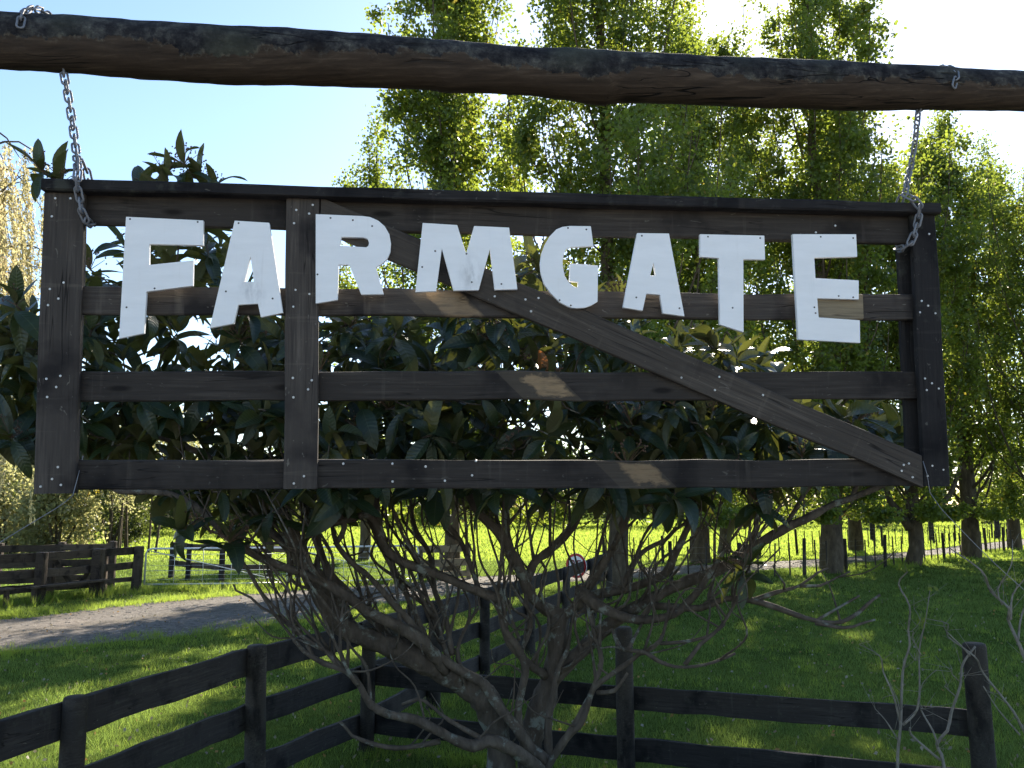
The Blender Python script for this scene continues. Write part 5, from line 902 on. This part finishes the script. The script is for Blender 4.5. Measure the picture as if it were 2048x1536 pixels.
# ------------------------------------------------------------------ poplars along the drive
def poplar(name, x, y, H, rad, r0, label, seed, leaves=36000, spires=1, zlow=2.4, leaf=.142, skirt=.25, mat='poplar_leaf', group="poplars along the drive", lean=0.0, fork=None):
    rng = np.random.default_rng(seed)
    e = empty(name, (x, y, 0), label, "tree", group)
    tb = MB()
    k = np.linspace(0, 1, 22)
    wig = np.cumsum(rng.normal(0, .035, (22, 2)), axis=0)
    T = np.stack([wig[:, 0] + lean * k * H, wig[:, 1], k * H * .93], 1); T[0, :2] = 0
    rr = r0 * .90 * (1 - k) ** .85 + .03
    rr[0] *= 1.10
    T = np.vstack([[T[0][0], T[0][1], -.2], T]); rr = np.concatenate([[rr[0] * 1.05], rr])
    tb.tube(catmull(T, .4), np.interp(np.linspace(0, 1, len(catmull(T, .4))), np.linspace(0, 1, len(rr)), rr), 12, jit=.10, rng=rng)
    if fork:
        for az, h0, h1, ro, r in fork:
            c = np.array([math.cos(az), math.sin(az), 0])
            tb.tube(catmull([(0, 0, h0), tuple(c * ro * .35 + (0, 0, h0 + .5)), tuple(c * ro * .75 + (0, 0, (h0 + h1) / 2)), tuple(c * ro + (0, 0, h1))], .3), np.linspace(r, r * .4, len(catmull([(0, 0, h0), tuple(c * ro * .35 + (0, 0, h0 + .5)), tuple(c * ro * .75 + (0, 0, (h0 + h1) / 2)), tuple(c * ro + (0, 0, h1))], .3))), 9)
    prof = lambda t: rad * np.minimum(1, (t + .12) / .25) ** .5 * np.clip(1 - t ** 4.5, 0, 1) ** .8
    cents, wts = [], []
    nb_ = 84
    ph = rng.uniform(0, 6.28, 4)
    for i in range(nb_):
        t0 = (i / nb_) ** 1.05 * .94
        h0 = zlow * .75 + t0 * (H - zlow) * .97
        az = i * 2.39996 + rng.normal(0, .35)
        reach = prof(min(1, t0 + .10)) * rng.uniform(.35, 1.15)
        rise = reach * rng.uniform(1.1, 2.6) + .8
        h1 = min(H * 1.0, h0 + rise)
        c = np.array([math.cos(az), math.sin(az), 0]) * reach
        b0 = np.array([np.interp(h0, T[:, 2], T[:, 0]), np.interp(h0, T[:, 2], T[:, 1]), h0])
        Q = catmull([b0, b0 + c * .50 + (0, 0, (h1 - h0) * .22), b0 + c * .88 + (0, 0, (h1 - h0) * .60), b0 + c + (0, 0, h1 - h0)], .42)
        rb = max(.018, r0 * .20 * (1 - t0) * rng.uniform(.5, 1.2))
        tb.tube(Q, np.linspace(rb, .014, len(Q)), 5, cap=False)
        for qi in range(max(1, len(Q) // 6), len(Q)):
            for w_ in range(2):
                d = rng.normal(0, 1, 3) + c / (reach + .1) * .4; d[2] = abs(d[2]) * .9 + .25; d /= np.linalg.norm(d)
                q = Q[qi] + d * rng.uniform(.25, .95)
                gap = math.sin(q[0] * 1.9 + ph[0] + .8 * math.sin(q[2] * .9)) + math.sin(q[1] * 1.7 + ph[1]) + math.sin(q[2] * 1.25 + ph[2] + q[0]) 
                if gap < -.62 or rng.random() < .33: continue
                if w_ == 0: tb.tube([Q[qi], (Q[qi] + q) / 2 + (0, 0, .04), q], [.010, .007, .004], 3, cap=False)
                cents.append(q); wts.append(.35 + 1.3 * rng.random() ** 2)
        if t0 < .12 and rng.random() < skirt * 2.5:
            for s in range(6):
                cents.append(b0 + c * rng.uniform(.6, 1.15) + (0, 0, -rng.uniform(0, .9))); wts.append(.8)
    for h in np.linspace(H * .78, H * 1.0, 46):
        cents.append((lean * h + rng.normal(0, .22), rng.normal(0, .22), h)); wts.append(.5)
    for h in np.linspace(H * .2, H * .8, 40):
        cents.append((np.interp(h, T[:, 2], T[:, 0]) + rng.normal(0, .35), np.interp(h, T[:, 2], T[:, 1]) - abs(rng.normal(.2, .3)), h)); wts.append(.7)
    if spires > 1:
        for s in range(spires):
            az = rng.uniform(0, 6.28)
            q = np.array([math.cos(az), math.sin(az), 0]) * rad * .7
            for h in np.linspace(H * .55, H * rng.uniform(.82, .98), 14):
                cents.append(q + (0, 0, h) + rng.normal(0, .25, 3)); wts.append(1.0)
    cents = np.array(cents); wts = np.array(wts); wts /= wts.sum()
    idx = rng.choice(len(cents), leaves, p=wts)
    sig = rng.uniform(.13, .31, len(cents))
    ct = cents[idx] + rng.normal(0, 1, (leaves, 3)) * sig[idx][:, None] * np.array([1, 1, 1.0])
    ct[:, 2] = np.maximum(ct[:, 2], 1.7 + .5 * rng.random(leaves))
    cv = rng.uniform(0, .62, len(cents)) ** 1.2
    tint = np.clip(cv[idx] + rng.uniform(0, .38, leaves) + (rng.random(leaves) < .035) * .5, 0, 1)
    link("trunk", tb.mesh("trunk"), M['poplar_bark'], e, smooth=True)
    link("crown", bulk_mesh("crown", quads(ct, leaf, leaf * .92, rng=rng, droop=(0, 0, -.15)), 4, tint), M[mat], e)
    return e
poplar("poplar_tree", -1.95, 28.6, 25, 2.9, .24, "tall poplar at the left end of the row above the letters R and M", 101, 72000, 2)
poplar("poplar_tree", -6.2, 36.5, 19.5, 1.5, .22, "slender paler poplar top showing left of the poplar row", 102, 17000)
poplar("poplar_tree", 2.75, 23.2, 26, 3.3, .25, "broad poplar in the middle of the picture behind the letters G and A", 103, 90000, 2, leaf=.12)
poplar("poplar_tree", 7.6, 35.2, 24, 3.7, .37, "poplar with an ochre trunk standing across the drive left of the letter T", 104, 66000, 1)
poplar("poplar_tree", 10.0, 41.2, 22, 2.7, .28, "dark trunked poplar just right of the ochre trunk across the drive", 105, 33000, lean=.06)
poplar("poplar_tree", 10.95, 30.0, 23.5, 2.7, .37, "thick trunked poplar behind the letter E at the near edge of the drive", 106, 60000, 2)
poplar("poplar_tree", 17.2, 43.6, 25, 2.2, .32, "straight trunked poplar across the drive, just right of the thick near trunk", 107, 37000)
poplar("poplar_tree", 15.4, 33.6, 16, 3.0, .27, "low forked poplar right of the gate's end stile", 108, 54000, 1, zlow=2.0, skirt=.4, fork=[(0.15, 1.5, 3.8, 2.3, .17), (3.0, 1.4, 3.4, .9, .2)])
poplar("poplar_tree", 20.15, 38.3, 21, 2.5, .38, "tall poplar with a broad flared trunk near the right edge", 109, 50000, 1, zlow=2.1, skirt=.4)
poplar("poplar_tree", 25.7, 44.6, 22, 2.5, .30, "poplar furthest to the right with a plain dark trunk", 110, 39000, 1, zlow=2.0, skirt=.4)
poplar("poplar_tree", 22.0, 34.6, 15.5, 2.6, .3, "leafy poplar cut by the right edge of the picture", 111, 24000, 1, zlow=1.9)

# ------------------------------------------------------------------ far trees, shrubs and the young stand at the left
def clump_tree(name, x, y, H, rad, label, cat, seed, mat, leaf, n, trunk_r=.12, zlow=.4, group=None, lumps=26, bark='poplar_bark', flatten=1.0):
    rng = np.random.default_rng(seed)
    e = empty(name, (x, y, 0), label, cat, group)
    tb = MB()
    cents = []
    for i in range(lumps):
        t = rng.random(); az = rng.uniform(0, 6.28)
        zc = zlow + (H - zlow) * t
        r = rad * math.sqrt(max(.05, 1 - (2 * t - .85) ** 2 / 1.6)) * rng.uniform(.3, .95)
        cents.append((r * math.cos(az), r * math.sin(az) * flatten, zc))
    for i, c in enumerate(cents[: max(5, lumps // 3)]):
        h0 = rng.uniform(.1, .5) * c[2]
        Q = catmull([(rng.normal(0, .04), rng.normal(0, .04), -.1), (c[0] * .2, c[1] * .2, h0), (c[0] * .7, c[1] * .7, c[2] * .8), c], .3)
        tb.tube(Q, np.linspace(trunk_r * rng.uniform(.5, 1), .02, len(Q)), 6)
    cents = np.array(cents)
    idx = rng.integers(0, lumps, n)
    ct = cents[idx] + rng.normal(0, 1, (n, 3)) * (rad * rng.uniform(.12, .24, lumps))[idx][:, None]
    ct[:, 2] = np.maximum(ct[:, 2], .15)
    tint = np.clip(rng.uniform(0, .5, lumps)[idx] + rng.uniform(0, .45, n), 0, 1)
    link("trunk", tb.mesh("trunk"), M[bark], e, smooth=True)
    link("crown", bulk_mesh("crown", quads(ct, leaf, leaf * .6, rng=rng), 4, tint), M[mat], e)
    return e
clump_tree("olive_shrub", -23.4, 40.5, 4.5, 2.4, "pale silvery green bush behind the stockyard at the left edge", "shrub", 201, 'olive_leaf', .22, 9000)
clump_tree("olive_shrub", -20.3, 39.0, 3.4, 1.9, "pale green bush between the left edge bush and the yellow one", "shrub", 202, 'olive_leaf', .21, 7000)
clump_tree("yellow_shrub", -21.2, 43.0, 4.1, 1.0, "bright yellow bush just below the gate's left bottom corner", "shrub", 203, 'yellow_leaf', .15, 4000, lumps=12)
clump_tree("dark_tree", -23.0, 50.0, 7.0, 2.4, "dark green tree right of the yellow bush, behind the young stand", "tree", 204, 'wood_leaf', .2, 12000)
clump_tree("orange_shrub", 33.0, 88.0, 3.3, 1.4, "small orange autumn bush at the far edge of the bright field", "shrub", 205, 'orange_leaf', .22, 1800, lumps=10)
names = ["leftmost", "second", "third", "fourth", "fifth", "sixth", "seventh", "eighth", "ninth", "tenth", "eleventh", "twelfth"]
rng = np.random.default_rng(77)
sx = np.sort(rng.uniform(-21.5, -15.0, 12))
for i in range(12):
    y = 42 + rng.uniform(-2, 4); x = sx[i] * y / 43
    e = empty("young_tree", (x, y, 0), "thin bare stemmed young tree in the stand beyond the stockyard, %s from the left" % names[i], "tree", "young trees beyond the stockyard")
    H = rng.uniform(5.5, 7.5)
    tb = MB(); Q = catmull([(0, 0, -.1), (rng.normal(0, .1), 0, H * .4), (rng.normal(0, .2), 0, H * .75), (rng.normal(0, .3), 0, H)], .5)
    tb.tube(Q, np.linspace(.06, .015, len(Q)), 6)
    cen = []
    for k in range(14):
        h = rng.uniform(.25, 1) * H; p = Q[int(h / H * (len(Q) - 1))]; az = rng.uniform(0, 6.28); r = rng.uniform(.4, 1.1) * (1.1 - .6 * h / H)
        q = p + np.array([math.cos(az) * r, math.sin(az) * r, r * .5])
        tb.tube([p, (p + q) / 2 + (0, 0, .05), q], [.015, .01, .006], 4, cap=False)
        if h > .42 * H: cen.append(q)
    link("trunk", tb.mesh("trunk"), M['poplar_bark'], e, smooth=True)
    cen = np.array(cen); n = 900
    idx = rng.integers(0, len(cen), n)
    ct = cen[idx] + rng.normal(0, .3, (n, 3))
    link("crown", bulk_mesh("crown", quads(ct, .15, .10, rng=rng), 4, rng.random(n)), M['olive_leaf'], e)

# willow at the left edge: hanging strands of narrow leaves
rng = np.random.default_rng(303)
e = empty("willow_tree", (-10.75, 17.6, 0), "pale yellow weeping willow at the left edge above the loquat", "tree")
tb = MB()
tr_ = catmull([(-1.2, 0, -.2), (-1.15, 0, 2.5), (-1.0, .1, 5.5), (-.9, .1, 8.4), (-.8, 0, 10.2)], .4)
tb.tube(tr_, np.linspace(.30, .05, len(tr_)), 10)
lv, tn = [], []
for i in range(210):
    az = rng.uniform(-1.9, 1.7); r = rng.uniform(.2, 2.15) 
    top = np.array([-1.0 + r * math.cos(az), r * math.sin(az) * 1.2, rng.uniform(6.4, 10.6) - .4 * r])
    b0 = tr_[min(len(tr_) - 1, int(len(tr_) * rng.uniform(.55, .95)))]
    if i % 3 == 0:
        Q = catmull([b0, (b0 + top) / 2 + (0, 0, .5), top], .3); tb.tube(Q, np.linspace(.03, .008, len(Q)), 4, cap=False)
    ln = rng.uniform(1.4, 4.4)
    sway = rng.normal(0, .12, 2)
    Q = np.array([top + np.array([sway[0] * s * ln + .2 * s * math.cos(az), sway[1] * s * ln + .2 * s * math.sin(az), .15 * math.sin(3 * s) - ln * s]) for s in np.linspace(0, 1, 9)])
    tb.tube(Q, np.linspace(.005, .002, 9), 3, cap=False)
    m = int(ln * 62)
    s = rng.uniform(0, 8, m); i0 = np.minimum(s.astype(int), 7); fr = (s - i0)[:, None]
    c = Q[i0] * (1 - fr) + Q[i0 + 1] * fr + rng.normal(0, .035, (m, 3))
    lv.append(c); tn.append(np.clip(rng.uniform(0, .3) + rng.uniform(0, .7, m), 0, 1))
lv = np.concatenate(lv); tn = np.concatenate(tn)
link("trunk", tb.mesh("trunk"), M['poplar_bark'], e, smooth=True)
link("crown", bulk_mesh("crown", quads(lv, .14, .032, rng=rng, droop=(.4, 0, -1.6)), 4, tn), M['willow_leaf'], e)

# the wood beyond the field, one mass from here
rng = np.random.default_rng(404)
cs, rs, hs = [], [], []
for i in range(150):
    ang = rng.uniform(-.62, .70); dist = rng.uniform(88, 140) if ang > -.2 else rng.uniform(66, 110)
    h = rng.uniform(5, 11) * (1.0 if ang > -.25 else .75)
    cs.append((math.sin(ang) * dist, math.cos(ang) * dist)); rs.append(rng.uniform(2.2, 4.5)); hs.append(h)
n = 60000
idx = rng.integers(0, 150, n); cs = np.array(cs); rs = np.array(rs); hs = np.array(hs)
u = rng.normal(0, 1, (n, 3)); u /= np.linalg.norm(u, axis=1)[:, None]
u *= (rng.uniform(.35, 1, n) ** .5 * (1 + .18 * np.sin(idx * 7 + 6 * u[:, 0]) * np.cos(5 * u[:, 2])))[:, None]
ct = np.stack([cs[idx, 0] + u[:, 0] * rs[idx], cs[idx, 1] + u[:, 1] * rs[idx], np.maximum(.2, hs[idx] * (.5 + .5 * u[:, 2]))], 1)
o = link("distant_wood", bulk_mesh("distant_wood", quads(ct, .55, .42, rng=rng), 4, np.clip(rng.uniform(0, .6, 150)[idx] + rng.uniform(0, .35, n), 0, 1)), M['wood_leaf'])
tag(o, "belt of trees and hedge closing the far side of the field", "wood", kind="stuff")

# ------------------------------------------------------------------ the loquat tree behind the gate
lq = empty("loquat_tree", (1.03 * 0 + .05, 6.27, 0), "spreading loquat tree with big dark ribbed leaves behind the gate", "tree")
lo = np.array(lq.location)
rng = np.random.default_rng(55)
tb = MB(); bbm = MB()
NP, NR = [], []
for k, (pts, r0, r1) in enumerate(LIMBS):
    P = catmull(pts, .06)
    P = P + np.cumsum(rng.normal(0, .0022, P.shape), axis=0) * 0.6
    rad = np.linspace(1, 0, len(P)) ** .9 * (r0 - r1) + r1
    rad = rad * (1 + .09 * np.sin(np.linspace(0, len(P) * .55, len(P)) + k) + rng.normal(0, .055, len(P)))
    big = r0 > .03
    (tb if big else bbm).tube(P - lo, rad, 12 if big else 8, jit=.13, rng=rng)
    NP.extend(P[2:]); NR.extend(rad[2:])
NP = np.array(NP); NR = np.array(NR)
trunk_o = link("trunk", tb.mesh("trunk"), M['bark'], lq, smooth=True)
tips = np.array(TIPS)
dmin = np.array([np.min(np.linalg.norm(NP - t, axis=1)) for t in tips])
order = np.argsort(dmin)
axes = {}
for ti in order:
    t = tips[ti]
    d = t - NP
    dist = np.linalg.norm(d, axis=1)
    cost = dist + .9 * np.maximum(0, NP[:, 2] - t[2] + .05) + .25 * (NP[:, 1] < 4.7)
    j = int(np.argmin(cost))
    a = NP[j]; L = np.linalg.norm(t - a)
    side = rng.normal(0, .09, 3) * L
    P = catmull([a, a + (t - a) * .35 + side + (0, 0, -.05 * L), a + (t - a) * .72 + side * .7 + rng.normal(0, .03, 3), t], .06)
    rad = np.linspace(min(NR[j], .006 + .011 * L), .0052, len(P)) * (1 + .12 * np.sin(np.arange(len(P)) * 1.3))
    bbm.tube(P - lo, rad, 6, jit=.12, rng=rng)
    ax = P[-1] - P[max(0, len(P) - 4)]; axes[int(ti)] = ax / (np.linalg.norm(ax) + 1e-9)
    NP = np.vstack([NP, P[2:]]); NR = np.concatenate([NR, rad[2:]])
# fans of thin bare shoots rising from the lower limbs into the leaves
low = np.where((NP[:, 2] > 1.0) & (NP[:, 2] < 2.25) & (NR > .009) & (NP[:, 0] < 1.6))[0]
for k in range(115):
    j = int(rng.choice(low)); a = NP[j]
    out = np.array([np.sign(a[0] - .1) * min(1, abs(a[0] - .1)) * .55, rng.normal(0, .3), 1.0]) + rng.normal(0, .22, 3)
    out /= np.linalg.norm(out)
    L = rng.uniform(.5, 1.25)
    side = rng.normal(0, .07, 3)
    P = catmull([a, a + out * L * .3 + side * L, a + out * L * .65 - side * L * .5 + (0, 0, .04), a + out * L + (0, 0, .12) + side], .06)
    bbm.tube(P - lo, np.linspace(min(NR[j] * .8, .0125), .0045, len(P)) * (1 + .14 * np.sin(np.arange(len(P)) * 1.7)), 5, jit=.15, rng=rng)
    NP = np.vstack([NP, P[3:]]); NR = np.concatenate([NR, np.full(len(P) - 3, .006)])
# bare dead twiglets along the lower limbs
for k in range(480):
    j = rng.integers(len(NP))
    a = NP[j]
    if a[2] > 2.35 or a[2] < .5: continue
    d = rng.normal(0, 1, 3); d[2] = abs(d[2]) * .9 + .2; d /= np.linalg.norm(d)
    L = rng.uniform(.12, .6)
    P = catmull([a, a + d * L * .4 + rng.normal(0, .03, 3), a + d * L * .75 + rng.normal(0, .04, 3) + (0, 0, .03), a + d * L + (0, 0, .08)], .05)
    bbm.tube(P - lo, np.linspace(min(NR[j] * .7, .008), .0028, len(P)), 5, jit=.15, rng=rng)
tag(link("branches", bbm.mesh("branches"), M['bark'], lq, smooth=True), kind="stuff")

def loquat_leaf(seed):
    rng = np.random.default_rng(seed)
    ns, nt = 9, 5
    droop = rng.uniform(.05, .95); fold = rng.uniform(.08, .6); roll = rng.normal(0, .22); twist = rng.normal(0, .5)
    v, uv, f = [], [], []
    for i in range(ns):
        s = i / (ns - 1)
        w = .19 * (math.sin(math.pi * min(1, s ** .82 * .97 + .015))) ** .75 + .006
        if s > .97: w = .004
        a = droop * 1.7 * s
        cx = math.sin(a) / (droop * 1.7) if droop > .01 else s
        cz = -(1 - math.cos(a)) / (droop * 1.7)
        for k in range(nt):
            t = k / (nt - 1) * 2 - 1
            y = t * w
            z = abs(t) * w * fold + .010 * math.sin(9 * s + 2 * t + seed)
            tw = twist * s * .6
            yy, zz = y * math.cos(tw) - z * math.sin(tw), y * math.sin(tw) + z * math.cos(tw)
            v.append((cx - zz * math.sin(-a) * 0, yy + roll * s * s * .3, cz + zz)); uv.append((s, t * .5 + .5))
    for i in range(ns - 1):
        for k in range(nt - 1):
            a = i * nt + k
            f.append((a, a + nt, a + nt + 1, a + 1))
    b = len(v)
    v += [(-.09, -.008, -.004), (-.09, .008, -.004), (.03, .007, -.006), (.03, -.007, -.006)]; uv += [(0, .5)] * 4
    f.append((b, b + 1, b + 2, b + 3)[::-1])
    return np.array(v), uv, f
LV = [loquat_leaf(900 + k) for k in range(18)]
LMESH = []
for v, uv, f in LV:
    me = mesh("leaf", v, f)
    ul = me.uv_layers.new(name="UVMap")
    for lp in me.loops: ul.data[lp.index].uv = uv[lp.vertex_index]
    me.polygons.foreach_set("use_smooth", [True] * len(me.polygons))
    at = me.attributes.new("tint", 'FLOAT', 'POINT'); at.data.foreach_set("value", [0.0] * len(v))
    me.materials.append(M['loquat'])
    LMESH.append(me)
inst = []     # (distance, variant, matrix)
fp = np.tan(R(8.03))
for ti, t in enumerate(tips):
    ax = axes[ti] * .5 + np.array([0, -.12, .75]); ax += rng.normal(0, .22, 3); ax /= np.linalg.norm(ax)
    n = rng.integers(7, 12)
    e1 = np.cross(ax, [0.3, 1, .1]); e1 /= np.linalg.norm(e1); e2 = np.cross(ax, e1)
    a0 = rng.uniform(0, 6.28)
    for k in range(n):
        az = a0 + k * 2.39996 + rng.normal(0, .2)
        el = R(rng.uniform(8, 38) if k < 3 else rng.uniform(45, 135))
        d = math.cos(el) * ax + math.sin(el) * (math.cos(az) * e1 + math.sin(az) * e2)
        d[2] -= .10 * (k > 2); d /= np.linalg.norm(d)
        up = ax - d * (ax @ d)
        if np.linalg.norm(up) < .1: up = np.cross(d, e1)
        up /= np.linalg.norm(up)
        yv = np.cross(up, d) * rng.uniform(.72, 1.12)
        L = rng.uniform(.16, .31) * (.75 if k < 2 else 1)
        p = t - ax * rng.uniform(0, .07) * (k > 2) + d * .012
        Mx = Matrix(((d[0] * L, yv[0] * L, up[0] * L, p[0]), (d[1] * L, yv[1] * L, up[1] * L, p[1]), (d[2] * L, yv[2] * L, up[2] * L, p[2]), (0, 0, 0, 1)))
        c = p + d * L * .5
        q = (c[0] / c[1]); inview = abs(q) < .62
        inst.append((np.linalg.norm(c - (0, 0, 2.3)) / L * .1 + (0 if inview else 50), int(rng.integers(len(LV))), Mx))
inst.sort(key=lambda a: a[0])
shift = Matrix.Translation(Vector(-lo))
for k, (dd, vi, Mx) in enumerate(inst[:300]):
    o = link("leaf", LMESH[vi], None, lq)
    o.matrix_basis = shift @ Mx
AV, AF, AU, AT = [], [], [], []
off = 0
for dd, vi, Mx in inst[300:]:
    v, uv, f = LV[vi]
    A = np.array(shift @ Mx)
    AV.append(v @ A[:3, :3].T + A[:3, 3]); AF.extend([tuple(i + off for i in q) for q in f]); AU.extend(uv); AT.extend([float(rng.random())] * len(v)); off += len(v)
me = mesh("foliage", np.concatenate(AV), AF)
ul = me.uv_layers.new(name="UVMap")
vi_ = np.empty(len(me.loops), dtype=np.int32); me.loops.foreach_get("vertex_index", vi_)
ul.data.foreach_set("uv", np.array(AU, dtype=np.float32)[vi_].ravel())
at = me.attributes.new("tint", 'FLOAT', 'POINT'); at.data.foreach_set("value", np.array(AT, dtype=np.float32))
tag(link("foliage", me, M['loquat'], lq, smooth=True), kind="stuff")
# bud clusters at some tips
bb = MB()
def blob(c, r):
    b = len(bb.v)
    for d in ((1, 0, 0), (-1, 0, 0), (0, 1, 0), (0, -1, 0), (0, 0, 1), (0, 0, -1)): bb.v.append(np.array(c) + r * np.array(d))
    for f in ((0, 2, 4), (2, 1, 4), (1, 3, 4), (3, 0, 4), (2, 0, 5), (1, 2, 5), (3, 1, 5), (0, 3, 5)): bb.f.append(tuple(b + i for i in f))
near = sorted(range(len(tips)), key=lambda i: tips[i][1])
for i in list(range(len(tips) - 22, len(tips))) + [near[k] for k in range(0, 130, 4)]:
    t = tips[i] - lo
    for k in range(9):
        d = rng.normal(0, 1, 3); d[2] = abs(d[2]) + .5; d /= np.linalg.norm(d)
        q = t + d * rng.uniform(.06, .15)
        bb.tube([t, q], [.003, .002], 3, cap=False)
        for m in range(4): blob(q + rng.normal(0, .012, 3), rng.uniform(.005, .0085))
tag(link("bud_clusters", bb.mesh("bud_clusters"), M['berry'], lq), kind="stuff")
# one withered orange leaf
dl = link("leaf", LMESH[2].copy(), None, lq); dl.data.materials[0] = M['dead']; dl["label"] = "withered orange leaf"
dl.location = Vector((.155, 4.95, 3.20)) - Vector(lo); dl.rotation_euler = (R(70), R(75), R(20)); dl.scale = (.19, .19, .19)

# ------------------------------------------------------------------ bare saplings by the right fence post
slabel = ["bare grey sapling with upright twigs and one green shoot, left of the right post", "bare sapling with a bright sunlit stem leaning against the right post", "thin bare shoot arching across the right post from the picture's edge", "pale bare sapling rising at the right edge of the picture"]
rng = np.random.default_rng(66)
for k, tw in enumerate(SAPLINGS):
    b = tw[0][0][0]
    g0 = float(gz(b[0], b[1]))
    e = empty("bare_sapling", (b[0], b[1], g0), slabel[k], "sapling", "bare saplings at the right fence post")
    mb = MB(); st_ = MB()
    for i, (pts, r0, r1) in enumerate(tw):
        pts = [np.array(p) - np.array((b[0], b[1], g0)) for p in pts]
        pts = [p + (0, .10 * math.sin(3 * q + k + i) * (q / len(pts)), 0) for q, p in enumerate(pts)]
        if i == 0: pts[0][2] = -.05
        P = catmull(pts, .05)
        (st_ if i == 0 else mb).tube(P, np.linspace(r0, r1, len(P)) * .55, 7, jit=.12, rng=rng)
        for q in range(3 + len(P) // 4):
            j = rng.integers(len(P) // 4, len(P)); d = rng.normal(0, 1, 3); d[2] = abs(d[2]); d /= np.linalg.norm(d)
            mb.tube([P[j], P[j] + d * rng.uniform(.02, .20)], [.0018, .0008], 4)
    link("stem", st_.mesh("stem"), M['twig'], e, smooth=True)
    tag(link("twigs", mb.mesh("twigs"), M['twig'], e, smooth=True), kind="stuff")
    if k == 0:
        ct = np.array([SAPLINGS[0][4][0][4]] * 7 + [SAPLINGS[0][0][0][-1]] * 5 + [SAPLINGS[0][4][0][-1]] * 4) - np.array((b[0], b[1], g0)) + rng.normal(0, .022, (16, 3))
        link("young_leaves", bulk_mesh("young_leaves", quads(ct, .055, .028, rng=rng), 4, np.full(16, .6)), M['poplar_leaf'], e)
